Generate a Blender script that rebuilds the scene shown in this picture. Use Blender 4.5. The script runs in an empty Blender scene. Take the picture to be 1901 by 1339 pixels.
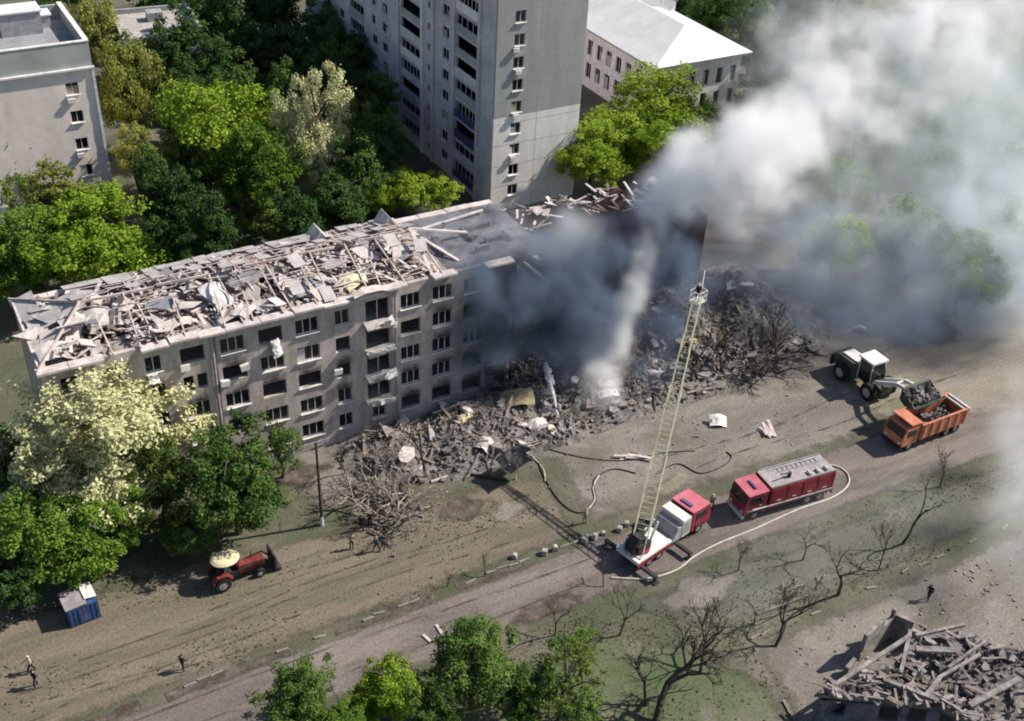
import bpy, math, random
import numpy as np
from mathutils import Vector, Matrix, Euler
R = math.radians
sc = bpy.context.scene
COL = sc.collection

# ------------------------------------------------------------------ camera, sky, sun, exposure
CAM = np.array([-28.130, -80.422, 69.11]); YAW, PIT, ROL, FPX = R(31.22), R(34.825), R(3.211), 2180.1
IW, IH = 1901.0, 1339.0
_f = np.array([math.sin(YAW)*math.cos(PIT), math.cos(YAW)*math.cos(PIT), -math.sin(PIT)])
_r0 = np.array([math.cos(YAW), -math.sin(YAW), 0.0]); _u0 = np.cross(_r0, _f)
_r = math.cos(ROL)*_r0 + math.sin(ROL)*_u0; _u = -math.sin(ROL)*_r0 + math.cos(ROL)*_u0
cam = bpy.data.cameras.new('camera'); cob = bpy.data.objects.new('camera', cam); COL.objects.link(cob)
cam.sensor_width = 36; cam.lens = 36*FPX/IW; cam.clip_end = 3000; cam.clip_start = 1
cob.matrix_world = Matrix(((_r[0], _u[0], -_f[0], CAM[0]), (_r[1], _u[1], -_f[1], CAM[1]), (_r[2], _u[2], -_f[2], CAM[2]), (0, 0, 0, 1)))
sc.camera = cob
SUN_EL, SUN_K = R(43), 0.22
sun_dir = Vector((math.cos(SUN_EL)/math.hypot(1, SUN_K), -SUN_K*math.cos(SUN_EL)/math.hypot(1, SUN_K), math.sin(SUN_EL)))
w = bpy.data.worlds.new('World'); sc.world = w; w.use_nodes = True
sky = w.node_tree.nodes.new('ShaderNodeTexSky'); sky.sky_type = 'NISHITA'; sky.sun_disc = False
sky.sun_elevation = SUN_EL; sky.sun_rotation = math.atan2(sun_dir.x, sun_dir.y)
w.node_tree.links.new(sky.outputs[0], w.node_tree.nodes['Background'].inputs[0])
w.node_tree.nodes['Background'].inputs[1].default_value = 0.08
sl = bpy.data.lights.new('sun', 'SUN'); sl.energy = 4.7; sl.angle = R(0.6); sl.color = (1, .93, .82)
so = bpy.data.objects.new('sun', sl); COL.objects.link(so)
so.rotation_euler = sun_dir.to_track_quat('Z', 'Y').to_euler()
sc.view_settings.view_transform = 'Standard'; sc.view_settings.look = 'None'
sc.view_settings.exposure = 0.46; sc.view_settings.gamma = 1
sc.cycles.volume_bounces = 12; sc.cycles.volume_step_rate = 2.0; sc.cycles.max_bounces = 14
sc.cycles.transparent_max_bounces = 40; sc.cycles.filter_width = 1.9
sc.cycles.use_denoising = True

# a pixel of the photograph gives a direction; the plane it meets gives the place
def _ray(x, y): return _f + _r*(x-IW/2)/FPX - _u*(y-IH/2)/FPX
def gp(x, y, z=0.0):
    d = _ray(x, y); t = (z-CAM[2])/d[2]; return Vector(CAM+t*d)
def yp(x, y, Y):
    d = _ray(x, y); t = (Y-CAM[1])/d[1]; return Vector(CAM+t*d)
def pxm(P): return FPX/float(np.linalg.norm(np.array(P)-CAM))

# ------------------------------------------------------------------ materials
def mat(name, col, rough=.85, var=.25, scale=1.5, col2=None, bump=0., stretch=None, metal=0., spec=.3, fine=None, thr=(.35, .65)):
    m = bpy.data.materials.new(name); m.use_nodes = True; nt = m.node_tree; N = nt.nodes; L = nt.links
    b = N['Principled BSDF']; b.inputs['Roughness'].default_value = rough; b.inputs['Metallic'].default_value = metal
    b.inputs['Specular IOR Level'].default_value = spec
    g = N.new('ShaderNodeNewGeometry'); src = g.outputs['Position']
    if stretch:
        mp = N.new('ShaderNodeMapping'); mp.inputs['Scale'].default_value = stretch; L.new(src, mp.inputs[0]); src = mp.outputs[0]
    n = N.new('ShaderNodeTexNoise'); n.inputs['Scale'].default_value = scale; n.inputs['Detail'].default_value = 6; n.inputs['Roughness'].default_value = .62
    L.new(src, n.inputs['Vector'])
    cr = N.new('ShaderNodeValToRGB'); L.new(n.outputs[0], cr.inputs[0])
    a = tuple(c*(1-var) for c in col); z = tuple(min(1, c*(1+var)) for c in col) if col2 is None else col2
    if col2 is not None: a = col
    cr.color_ramp.elements[0].position = thr[0]; cr.color_ramp.elements[1].position = thr[1]
    cr.color_ramp.elements[0].color = (*a, 1); cr.color_ramp.elements[1].color = (*z, 1)
    out = cr.outputs[0]
    if fine:
        n2 = N.new('ShaderNodeTexNoise'); n2.inputs['Scale'].default_value = fine[0]; n2.inputs['Detail'].default_value = 4
        L.new(g.outputs['Position'], n2.inputs['Vector'])
        mr = N.new('ShaderNodeMapRange'); mr.inputs[1].default_value = .3; mr.inputs[2].default_value = .7
        mr.inputs[3].default_value = 1-fine[1]; mr.inputs[4].default_value = 1+fine[1]; L.new(n2.outputs[0], mr.inputs[0])
        vm = N.new('ShaderNodeVectorMath'); vm.operation = 'SCALE'; L.new(out, vm.inputs[0]); L.new(mr.outputs[0], vm.inputs['Scale']); out = vm.outputs[0]
    L.new(out, b.inputs['Base Color'])
    if bump:
        bp = N.new('ShaderNodeBump'); bp.inputs['Strength'].default_value = bump; bp.inputs['Distance'].default_value = .08
        nb = N.new('ShaderNodeTexNoise'); nb.inputs['Scale'].default_value = scale*5; nb.inputs['Detail'].default_value = 5
        L.new(g.outputs['Position'], nb.inputs['Vector']); L.new(nb.outputs[0], bp.inputs['Height']); L.new(bp.outputs[0], b.inputs['Normal'])
    return m
def leafmat(name, c1, c2, tr=.3):
    m = bpy.data.materials.new(name); m.use_nodes = True; nt = m.node_tree; N = nt.nodes; L = nt.links
    N.clear(); o = N.new('ShaderNodeOutputMaterial'); d = N.new('ShaderNodeBsdfDiffuse'); t = N.new('ShaderNodeBsdfTranslucent'); mx = N.new('ShaderNodeMixShader')
    g = N.new('ShaderNodeNewGeometry'); n = N.new('ShaderNodeTexNoise'); n.inputs['Scale'].default_value = .9; n.inputs['Detail'].default_value = 5; n.inputs['Roughness'].default_value = .75
    L.new(g.outputs['Position'], n.inputs['Vector'])
    oi = N.new('ShaderNodeObjectInfo'); ad = N.new('ShaderNodeMath'); ad.operation = 'MULTIPLY_ADD'; ad.inputs[1].default_value = .22; ad.inputs[2].default_value = -.11
    L.new(oi.outputs['Random'], ad.inputs[0]); s = N.new('ShaderNodeMath'); s.operation = 'ADD'; L.new(n.outputs[0], s.inputs[0]); L.new(ad.outputs[0], s.inputs[1])
    cr = N.new('ShaderNodeValToRGB'); cr.color_ramp.elements[0].position = .34; cr.color_ramp.elements[1].position = .66
    cr.color_ramp.elements[0].color = (*c1, 1); cr.color_ramp.elements[1].color = (*c2, 1); L.new(s.outputs[0], cr.inputs[0])
    L.new(cr.outputs[0], d.inputs[0]); L.new(cr.outputs[0], t.inputs[0]); mx.inputs[0].default_value = tr
    L.new(d.outputs[0], mx.inputs[1]); L.new(t.outputs[0], mx.inputs[2]); L.new(mx.outputs[0], o.inputs[0])
    return m
M = {}
M['facade'] = mat('facade', (.44, .385, .355), var=.24, scale=.5, fine=(2.5, .13), bump=.25, stretch=(1.6, 1, .5))
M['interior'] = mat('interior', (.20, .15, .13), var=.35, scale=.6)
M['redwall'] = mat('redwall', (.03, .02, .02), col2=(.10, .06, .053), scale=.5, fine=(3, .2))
M['slab'] = mat('slab', (.22, .19, .175), col2=(.40, .355, .33), scale=.8, fine=(5, .2), bump=.4)
M['charred'] = mat('charred', (.05, .05, .06), col2=(.17, .17, .2), scale=.6, fine=(4, .3))
M['cornice'] = mat('cornice', (.54, .48, .465), var=.25, scale=1.2, fine=(6, .15))
M['wood'] = mat('wood', (.36, .29, .265), col2=(.66, .575, .545), scale=.9, fine=(7, .2))
M['darkwood'] = mat('darkwood', (.12, .09, .08), col2=(.3, .25, .22), scale=.9)
M['slate'] = mat('slate', (.36, .34, .33), col2=(.56, .52, .50), scale=.5, fine=(5, .14))
M['pvc'] = mat('pvc', (.62, .60, .57), var=.08, rough=.5)
M['glass'] = mat('glass', (.012, .014, .017), var=.4, rough=.12, scale=.6, spec=.5)
M['hole'] = mat('soot', (.02, .02, .02), var=.3)
M['white'] = mat('white_paint', (.66, .645, .63), var=.16, scale=1.2, fine=(5, .08))
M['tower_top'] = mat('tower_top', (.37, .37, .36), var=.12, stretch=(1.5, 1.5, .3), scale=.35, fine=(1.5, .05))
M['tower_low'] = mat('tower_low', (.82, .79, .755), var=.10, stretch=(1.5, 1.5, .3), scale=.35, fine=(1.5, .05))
M['tower_side'] = mat('tower_side', (.60, .55, .58), var=.16, scale=.3, fine=(2, .1))
M['pink'] = mat('pale_render', (.82, .72, .66), var=.10, scale=.35, fine=(1.2, .07), stretch=(1.5, 1.5, .35))
M['greyband'] = mat('greyband', (.38, .40, .38), var=.15, scale=.3)
M['bitumen'] = mat('bitumen', (.27, .28, .30), var=.2, scale=.3, fine=(3, .1))
M['metalroof'] = mat('metalroof', (.66, .67, .68), var=.08, scale=.3, rough=.5)
M['bluepaint'] = mat('bluepaint', (.02, .055, .15), col2=(.045, .10, .22), rough=.6, scale=1.5, fine=(5, .2))
M['indigo'] = mat('indigo', (.07, .075, .17), var=.3)
M['bark'] = mat('bark', (.06, .048, .038), var=.4, scale=3)
M['paletwig'] = mat('paletwig', (.20, .17, .15), col2=(.36, .31, .27), scale=2)
M['red'] = mat('red_paint', (.22, .012, .03), col2=(.30, .04, .055), rough=.5, scale=1.1, spec=.4, fine=(6, .18))
M['red_sunlit'] = mat('red_sunlit', (.44, .09, .14), col2=(.52, .17, .2), rough=.5, scale=1.5)  # paler red for the cab roofs, sunlight put into the colour
M['orange'] = mat('orange_paint', (.42, .13, .065), col2=(.55, .24, .15), rough=.6, scale=1.3, fine=(5, .15))
M['palesteel'] = mat('palesteel', (.62, .60, .57), var=.15, rough=.5)
M['ladder'] = mat('ladder_metal', (.64, .63, .42), var=.12, rough=.45)
M['dullred'] = mat('dull_red', (.12, .014, .018), col2=(.22, .05, .045), rough=.6, scale=1.5, fine=(6, .2))
M['deckgrey'] = mat('deckgrey', (.25, .225, .235), col2=(.40, .36, .37), rough=.6, scale=.9, fine=(5, .15))
M['grey'] = mat('greypaint', (.33, .33, .34), var=.2, rough=.6)
M['dark'] = mat('dark_metal', (.03, .03, .032), var=.4, rough=.6)
M['rubber'] = mat('rubber', (.018, .018, .018), var=.4, rough=.9)
M['loadergreen'] = mat('loadergreen', (.05, .065, .05), var=.3, rough=.6)
M['yellow'] = mat('cream_roof', (.62, .57, .34), var=.1, rough=.5)
M['hose'] = mat('hose_canvas', (.55, .53, .46), var=.2)
M['hosedark'] = mat('hose_dark', (.07, .06, .055), var=.3)
M['brick'] = mat('brick_bits', (.13, .085, .07), col2=(.28, .24, .215), scale=2.5)
M['rubble'] = mat('rubble', (.062, .056, .053), col2=(.23, .21, .195), scale=.9, fine=(4, .45), bump=.8)
M['debris'] = mat('debris_concrete', (.13, .12, .115), col2=(.34, .31, .295), scale=1.2, fine=(4, .2), bump=.3)
M['debriswood'] = mat('debris_wood', (.10, .08, .07), col2=(.33, .28, .25), scale=1.0, fine=(6, .2))
M['concrete'] = mat('concrete', (.30, .28, .265), col2=(.47, .44, .42), scale=1.2, fine=(5, .15), bump=.3)
M['insul'] = mat('insulation', (.62, .55, .36), var=.2)
M['hivis'] = mat('hivis', (.62, .24, .12), var=.15)
M['cloth_dark'] = mat('cloth_dark', (.02, .02, .025), var=.3)
M['cloth_blue'] = mat('cloth_blue', (.03, .045, .08), var=.3)
M['cloth_tan'] = mat('cloth_tan', (.36, .31, .24), var=.2)
M['skin'] = mat('skin', (.45, .28, .2), var=.1)
M['hair'] = mat('hair', (.03, .02, .015), var=.3)
M['helmet'] = mat('helmet', (.7, .68, .62), var=.1, rough=.4)
M['kerbstone'] = mat('kerbstone', (.22, .20, .185), var=.25, scale=1.5)
M['ochre'] = mat('ochre', (.26, .22, .13), var=.3)
M['leaf_mid'] = leafmat('leaf_mid', (.075, .145, .022), (.24, .36, .06))
M['leaf_bright'] = leafmat('leaf_bright', (.13, .23, .022), (.37, .48, .065))
M['leaf_dark'] = leafmat('leaf_dark', (.04, .085, .026), (.12, .20, .055))  # for the court trees, shade is put into this darker green
M['leaf_olive'] = leafmat('leaf_olive', (.16, .19, .04), (.36, .38, .11))
M['leaf_pale'] = leafmat('leaf_pale', (.33, .35, .135), (.68, .67, .40), tr=.2)
M['leaf_grass'] = leafmat('leaf_grass', (.12, .135, .065), (.24, .225, .125))
M['leaf_dull'] = leafmat('leaf_dull', (.06, .115, .028), (.19, .27, .07))

def sooty(m):
    nt = m.node_tree; N = nt.nodes; L = nt.links; b = N['Principled BSDF']; src = b.inputs['Base Color'].links[0].from_socket
    g = N.new('ShaderNodeNewGeometry'); sp = N.new('ShaderNodeSeparateXYZ'); L.new(g.outputs['Position'], sp.inputs[0]); n = N.new('ShaderNodeTexNoise'); n.inputs['Scale'].default_value = .45; n.inputs['Detail'].default_value = 7; n.inputs['Roughness'].default_value = .7; L.new(g.outputs['Position'], n.inputs['Vector'])
    a = N.new('ShaderNodeMath'); a.operation = 'MULTIPLY_ADD'; a.inputs[1].default_value = 16; L.new(n.outputs[0], a.inputs[0]); L.new(sp.outputs[0], a.inputs[2])
    mr = N.new('ShaderNodeMapRange'); mr.inputs[1].default_value = 19; mr.inputs[2].default_value = 29; mr.inputs[4].default_value = .88; L.new(a.outputs[0], mr.inputs[0])
    mx = N.new('ShaderNodeMix'); mx.data_type = 'RGBA'; L.new(mr.outputs[0], mx.inputs[0]); L.new(src, mx.inputs[6]); mx.inputs[7].default_value = (.03, .028, .028, 1); L.new(mx.outputs[2], b.inputs['Base Color'])
sooty(M['facade'])

# ------------------------------------------------------------------ mesh helpers
class MB:
    def __init__(s): s.v = []; s.f = []
    def add(s, V, F):
        o = len(s.v); s.v += [tuple(p) for p in V]; s.f += [tuple(i+o for i in q) for q in F]
    def box(s, c, d, rot=None):
        hx, hy, hz = d[0]/2, d[1]/2, d[2]/2; c = Vector(c)
        V = [Vector((x, y, z)) for z in (-hz, hz) for x, y in ((-hx, -hy), (hx, -hy), (hx, hy), (-hx, hy))]
        if rot is not None: V = [rot @ p for p in V]
        s.add([p+c for p in V], [(3, 2, 1, 0), (4, 5, 6, 7), (0, 1, 5, 4), (1, 2, 6, 5), (2, 3, 7, 6), (3, 0, 4, 7)]); return s
    def b2(s, x0, x1, y0, y1, z0, z1): return s.box(((x0+x1)/2, (y0+y1)/2, (z0+z1)/2), (x1-x0, y1-y0, z1-z0))
    def beam(s, a, b, w, h=None, up=(0, 0, 1)):
        a = Vector(a); b = Vector(b); h = h or w; d = b-a; L = d.length
        if L < 1e-6: return s
        d /= L; u = Vector(up)
        if abs(d.dot(u)) > .98: u = Vector((1, 0, 0))
        x = d.cross(u).normalized(); z = x.cross(d)
        rot = Matrix((x, d, z)).transposed(); s.box((a+b)/2, (w, L, h), rot); return s
    def tube(s, a, b, r0, r1=None, n=8, cap=True):
        a = Vector(a); b = Vector(b); r1 = r0 if r1 is None else r1; d = (b-a)
        if d.length < 1e-6: return s
        d.normalize(); u = Vector((0, 0, 1)) if abs(d.z) < .95 else Vector((1, 0, 0)); x = d.cross(u).normalized(); y = d.cross(x)
        V = []
        for p, r in ((a, r0), (b, r1)):
            for i in range(n): t = 2*math.pi*i/n; V.append(p+x*r*math.cos(t)+y*r*math.sin(t))
        F = [(i, (i+1) % n, n+(i+1) % n, n+i) for i in range(n)]
        if cap: F += [tuple(range(n-1, -1, -1)), tuple(range(n, 2*n))]
        s.add(V, F); return s
    def path(s, pts, r, n=6):
        pts = [Vector(p) for p in pts]; V = []; F = []
        for k, p in enumerate(pts):
            d = (pts[min(k+1, len(pts)-1)]-pts[max(k-1, 0)]).normalized(); u = Vector((0, 0, 1)) if abs(d.z) < .9 else Vector((1, 0, 0))
            x = d.cross(u).normalized(); y = d.cross(x)
            for i in range(n): t = 2*math.pi*i/n; V.append(p+x*r*math.cos(t)+y*r*math.sin(t))
        for k in range(len(pts)-1):
            for i in range(n): F.append((k*n+i, k*n+(i+1) % n, (k+1)*n+(i+1) % n, (k+1)*n+i))
        F += [tuple(range(n-1, -1, -1)), tuple((len(pts)-1)*n+i for i in range(n))]
        s.add(V, F); return s
    def prism(s, poly, y0, y1):      # polygon in x,z extruded along y
        n = len(poly); V = [(x, y0, z) for x, z in poly]+[(x, y1, z) for x, z in poly]
        F = [tuple(range(n)), tuple(range(2*n-1, n-1, -1))]+[(i, n+i, n+(i+1) % n, (i+1) % n) for i in range(n)]
        s.add(V, F); return s
    def mesh(s, name, m=None, smooth=False):
        me = bpy.data.meshes.new(name); me.from_pydata(s.v, [], s.f); me.validate()
        import bmesh
        bm = bmesh.new(); bm.from_mesh(me); bmesh.ops.recalc_face_normals(bm, faces=bm.faces); bm.to_mesh(me); bm.free()
        if smooth: me.polygons.foreach_set('use_smooth', [True]*len(me.polygons))
        if m: me.materials.append(M[m] if isinstance(m, str) else m)
        return me
    def build(s, name, m, parent=None, loc=(0, 0, 0), rot=None, smooth=False): return link(name, s.mesh(name, m, smooth), parent, loc, rot)
def link(name, me, parent=None, loc=(0, 0, 0), rot=None, scale=None):
    o = bpy.data.objects.new(name, me); COL.objects.link(o); o.parent = parent; o.location = loc
    if rot is not None: o.rotation_euler = rot
    if scale is not None: o.scale = scale
    return o
def tag(o, label, cat, group=None):
    o['label'] = label; o['category'] = cat
    if group: o['group'] = group
    return o
def thing(name, label, cat, loc=(0, 0, 0), rz=0, group=None):
    return tag(link(name, None, None, loc, (0, 0, rz)), label, cat, group)
def struct(o): o['kind'] = 'structure'; return o
def stuff(o): o['kind'] = 'stuff'; return o
def holed(L, H, holes, th, mb=None, jag=None):      # wall sheet: x along, z up, outer face y=0, inner y=th, real openings
    mb = mb or MB()
    xs = sorted({0, L, *[round(h[0], 4) for h in holes], *[round(h[1], 4) for h in holes]}); zs = sorted({0, H, *[round(h[2], 4) for h in holes], *[round(h[3], 4) for h in holes]})
    xs = [x for x in xs if 0 <= x <= L]; zs = [z for z in zs if 0 <= z <= H]
    def solid(i, j):
        if i < 0 or j < 0 or i >= len(xs)-1 or j >= len(zs)-1: return False
        cx, cz = (xs[i]+xs[i+1])/2, (zs[j]+zs[j+1])/2
        return not any(a < cx < b and c < cz < d for a, b, c, d in holes)
    idx = {}
    def v(i, j, k):
        if (i, j, k) not in idx: idx[(i, j, k)] = len(mb.v); mb.v.append((xs[i], k*th, zs[j]))
        return idx[(i, j, k)]
    for i in range(len(xs)-1):
        for j in range(len(zs)-1):
            if not solid(i, j): continue
            mb.f.append((v(i, j, 0), v(i+1, j, 0), v(i+1, j+1, 0), v(i, j+1, 0))); mb.f.append((v(i, j+1, 1), v(i+1, j+1, 1), v(i+1, j, 1), v(i, j, 1)))
            if not solid(i-1, j): mb.f.append((v(i, j, 0), v(i, j+1, 0), v(i, j+1, 1), v(i, j, 1)))
            if not solid(i+1, j): mb.f.append((v(i+1, j, 1), v(i+1, j+1, 1), v(i+1, j+1, 0), v(i+1, j, 0)))
            if not solid(i, j-1): mb.f.append((v(i, j, 1), v(i+1, j, 1), v(i+1, j, 0), v(i, j, 0)))
            if not solid(i, j+1): mb.f.append((v(i, j+1, 0), v(i+1, j+1, 0), v(i+1, j+1, 1), v(i, j+1, 1)))
    return mb
_wc = {}; _cr = random.Random(99)
def window(parent, x, z, wd, h, n, y=.14, rot=0, glazed=True, sill=True, frame='pvc', rnd=random, off=None):
    """window part (frame) with a pane and sill as sub-parts; x,z = lower left of the opening, wall outer face y=0"""
    k = ('w', round(wd, 2), round(h, 2), n, frame)
    if k not in _wc:
        f = MB(); t = .065
        f.b2(0, wd, 0, .07, 0, t).b2(0, wd, 0, .07, h-t, h)
        for i in range(n+1): c = t/2+(wd-t)*i/n; f.b2(c-t/2, c+t/2, .002, .068, t, h-t)
        _wc[k] = (f.mesh('window', frame), MB().b2(.03, wd-.03, .03, .045, .03, h-.03).mesh('pane', 'glass'), MB().b2(-.06, wd+.06, -.32, .02, -.07, -.005).mesh('sill', 'white'))
    a, b, c = _wc[k]
    o = link('window', a, parent, (x, y, z) if off is None else off(x, y, z), (0, 0, rot))
    if glazed: link('pane', b, o)
    if sill: link('sill', c, o)
    if glazed and _cr.random() < .4:
        cw = wd*_cr.choice((.3, .5, .9)); cx_ = _cr.choice((.05, wd-cw-.05)); link('curtain', MB().b2(0, cw, 0, .01, 0, (h-.16)*_cr.uniform(.6, 1)).mesh('curtain', _cr.choice(['cloth_tan', 'palesteel', 'grey'])), o, (cx_, .018, .08))
    return o

# ------------------------------------------------------------------ ground, road, yard
def groundmat(name, cols, s1, s2, stretch=(1, 1, 1), bump=.5):
    m = bpy.data.materials.new(name); m.use_nodes = True; nt = m.node_tree; N = nt.nodes; L = nt.links; b = N['Principled BSDF']
    b.inputs['Roughness'].default_value = .95; b.inputs['Specular IOR Level'].default_value = .1
    g = N.new('ShaderNodeNewGeometry'); mp = N.new('ShaderNodeMapping'); mp.inputs['Scale'].default_value = stretch; L.new(g.outputs['Position'], mp.inputs[0])
    def nz(s, d, src): n = N.new('ShaderNodeTexNoise'); n.inputs['Scale'].default_value = s; n.inputs['Detail'].default_value = d; n.inputs['Roughness'].default_value = .65; n.inputs['Distortion'].default_value = .4; L.new(src, n.inputs['Vector']); return n.outputs[0]
    a = nz(s1, 6, mp.outputs[0]); c = nz(s2, 5, mp.outputs[0]); e = nz(4.5, 4, g.outputs['Position'])
    def ramp(src, c0, c1, p0, p1): r = N.new('ShaderNodeValToRGB'); r.color_ramp.elements[0].position = p0; r.color_ramp.elements[1].position = p1; r.color_ramp.elements[0].color = (*c0, 1); r.color_ramp.elements[1].color = (*c1, 1); L.new(src, r.inputs[0]); return r.outputs[0]
    r1 = ramp(a, cols[0], cols[1], .4, .6); f = ramp(c, (0, 0, 0), (1, 1, 1), .48, .66)
    mx = N.new('ShaderNodeMix'); mx.data_type = 'RGBA'; L.new(f, mx.inputs[0]); L.new(r1, mx.inputs[6]); mx.inputs[7].default_value = (*cols[2], 1)
    mr = N.new('ShaderNodeMapRange'); mr.inputs[1].default_value = .3; mr.inputs[2].default_value = .7; mr.inputs[3].default_value = .72; mr.inputs[4].default_value = 1.28; L.new(e, mr.inputs[0])
    vm = N.new('ShaderNodeVectorMath'); vm.operation = 'SCALE'; L.new(mx.outputs[2], vm.inputs[0]); L.new(mr.outputs[0], vm.inputs['Scale']); L.new(vm.outputs[0], b.inputs['Base Color'])
    bp = N.new('ShaderNodeBump'); bp.inputs['Strength'].default_value = bump; bp.inputs['Distance'].default_value = .12; L.new(e, bp.inputs['Height']); L.new(bp.outputs[0], b.inputs['Normal'])
    return m
M['g_base'] = groundmat('g_base', ((.08, .09, .055), (.12, .118, .085), (.165, .148, .12)), .07, .16)
M['g_yard'] = groundmat('g_yard', ((0.148, 0.126, 0.096), (0.192, 0.162, 0.128), (0.118, 0.118, 0.079)), .35, .5, (.22, 1.3, 1))
M['g_road'] = groundmat('g_road', ((0.151, 0.129, 0.118), (0.213, 0.185, 0.168), (0.118, 0.106, 0.095)), .25, .4, (.25, 1, 1), .2)
M['g_ash'] = groundmat('g_ash', ((.165, .15, .135), (.235, .215, .19), (.145, .135, .11)), .16, .3, (.6, 1, 1))
M['g_sand'] = groundmat('g_sand', ((.22, .195, .165), (.30, .265, .225), (.17, .17, .115)), .1, .2, (.5, 1, 1))
M['g_verge'] = groundmat('g_verge', ((.095, .10, .08), (.135, .13, .11), (.165, .155, .135)), .12, .25, (.6, 1, 1))
M['g_lawn'] = groundmat('g_lawn', ((.09, .115, .06), (.125, .14, .085), (.165, .155, .12)), .1, .2)
M['g_soil'] = groundmat('g_soil', ((.07, .055, .045), (.12, .10, .085), (.15, .13, .11)), .5, .9)
G = MB(); S = 1500
G.add([(-S, -S, 0), (S, -S, 0), (S, S, 0), (-S, S, 0)], [(0, 1, 2, 3)])
struct(G.build('ground', 'g_base'))
def patch(name, pts, z, m, jit=.5, step=1.0, seed=1, fade=1.6):
    """a sheet on a grid; 'fade' = distance in from the outline, so that its edge wears out irregularly"""
    P = np.array(pts, float)[:, :2]; Q = np.roll(P, -1, 0); lo = P.min(0)-step; hi = P.max(0)+step
    nx, ny = int((hi[0]-lo[0])/step)+2, int((hi[1]-lo[1])/step)+2
    X, Y = np.meshgrid(lo[0]+np.arange(nx)*step, lo[1]+np.arange(ny)*step, indexing='ij'); p = np.stack([X.ravel(), Y.ravel()], -1)
    dmin = np.full(len(p), 1e9); ins = np.zeros(len(p), bool)
    for a, b in zip(P, Q):
        e = b-a; t = np.clip(((p-a)@e)/(e@e), 0, 1); dmin = np.minimum(dmin, np.linalg.norm(p-(a+t[:, None]*e), axis=1))
        c = ((a[1] > p[:, 1]) != (b[1] > p[:, 1])) & (p[:, 0] < (b[0]-a[0])*(p[:, 1]-a[1])/(b[1]-a[1]+1e-12)+a[0]); ins ^= c
    at_ = np.clip(np.where(ins, dmin, -dmin)/fade, -1, 1); ok = (at_ > -.99).reshape(nx, ny)
    F = [(i*ny+k, (i+1)*ny+k, (i+1)*ny+k+1, i*ny+k+1) for i in range(nx-1) for k in range(ny-1) if ins.reshape(nx, ny)[i:i+2, k:k+2].any()]
    me = bpy.data.meshes.new(name); me.from_pydata(np.column_stack([p, np.full(len(p), z)]).tolist(), [], F)
    at = me.attributes.new('fade', 'FLOAT', 'POINT'); at.data.foreach_set('value', at_.astype(np.float32)); me.materials.append(worn(m))
    return struct(link(name, me))
_worn = {}
def worn(m):
    if m not in _worn:
        w_ = M[m].copy(); nt = w_.node_tree; N = nt.nodes; L = nt.links; out = N['Material Output']; b = N['Principled BSDF']
        a = N.new('ShaderNodeAttribute'); a.attribute_name = 'fade'; g = N.new('ShaderNodeNewGeometry'); nz = N.new('ShaderNodeTexNoise'); nz.inputs['Scale'].default_value = .7; nz.inputs['Detail'].default_value = 6; nz.inputs['Roughness'].default_value = .7; L.new(g.outputs['Position'], nz.inputs['Vector'])
        mu = N.new('ShaderNodeMath'); mu.operation = 'MULTIPLY_ADD'; mu.inputs[1].default_value = 1.3; mu.inputs[2].default_value = -.95; L.new(nz.outputs[0], mu.inputs[0])
        ad = N.new('ShaderNodeMath'); ad.operation = 'ADD'; L.new(a.outputs['Fac'], ad.inputs[0]); L.new(mu.outputs[0], ad.inputs[1])
        mr = N.new('ShaderNodeMapRange'); mr.inputs[1].default_value = 0; mr.inputs[2].default_value = .45; L.new(ad.outputs[0], mr.inputs[0]); L.new(mr.outputs[0], b.inputs['Alpha']); _worn[m] = w_
    return _worn[m]
patch('yard', [(-75, -21.4), (16, -21.2), (18, -12), (4, -9.6), (-4, -10.2), (-14, -8.5), (-28, -8.6), (-75, -8)], .004, 'g_yard', .4)
patch('lawn', [(-30, -29.5), (2, -30.5), (13, -29), (19, -36), (21, -41), (18, -60), (-30, -60)], .004, 'g_lawn', .8, seed=7, fade=3)
patch('verge', [(9, -28.2), (46, -29.4), (75, -30.5), (75, -36.2), (30, -36.4), (20, -35), (13, -29.4)], .008, 'g_verge', .6, seed=3)
patch('ruin_yard', [(20.5, -36.6), (95, -36.8), (95, -75), (20, -75), (19, -45)], .012, 'g_ash', .5, seed=12, fade=2.2)
patch('burnt_yard', [(-4, -8.5), (4, -9.4), (18.2, -11.8), (16.2, -21.0), (46, -22), (58, -20), (70, -14), (84, 4), (80, 30), (52, 34), (50, 12.5), (-4, 6)], .016, 'g_ash', .7, seed=5, fade=2.6)
patch('road', [(-90, -27.6), (8, -27.7), (46, -28.8), (62, -29.5), (74, -28), (74, -22), (58, -21.0), (40, -21.3), (10, -21.5), (-90, -21.5)], .020, 'g_road', .22, seed=2, fade=.8)
patch('sand_yard', [(47, -12.5), (58, -9), (90, -6), (140, -8), (140, -30), (75, -30), (60, -25.5), (50, -21)], .024, 'g_sand', .8, seed=9, fade=4)
rd = random.Random(4)
# churned earth along the road's edge
for k in range(4):
    x0 = (-33, -20, -7, 3.5)[k]; x1 = x0+(11.5, 10, 8.5, 6.5)[k]; P = []
    n = 16
    for i in range(n): P.append((x0+(x1-x0)*i/(n-1), -21.75-rd.uniform(0.05, .5)))
    for i in range(n): P.append((x1-(x1-x0)*i/(n-1), -20.85+rd.uniform(-.35, .25)))
    patch('earth_strip', P, .028, 'g_soil', .08, .3, seed=20+k, fade=.3)
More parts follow.
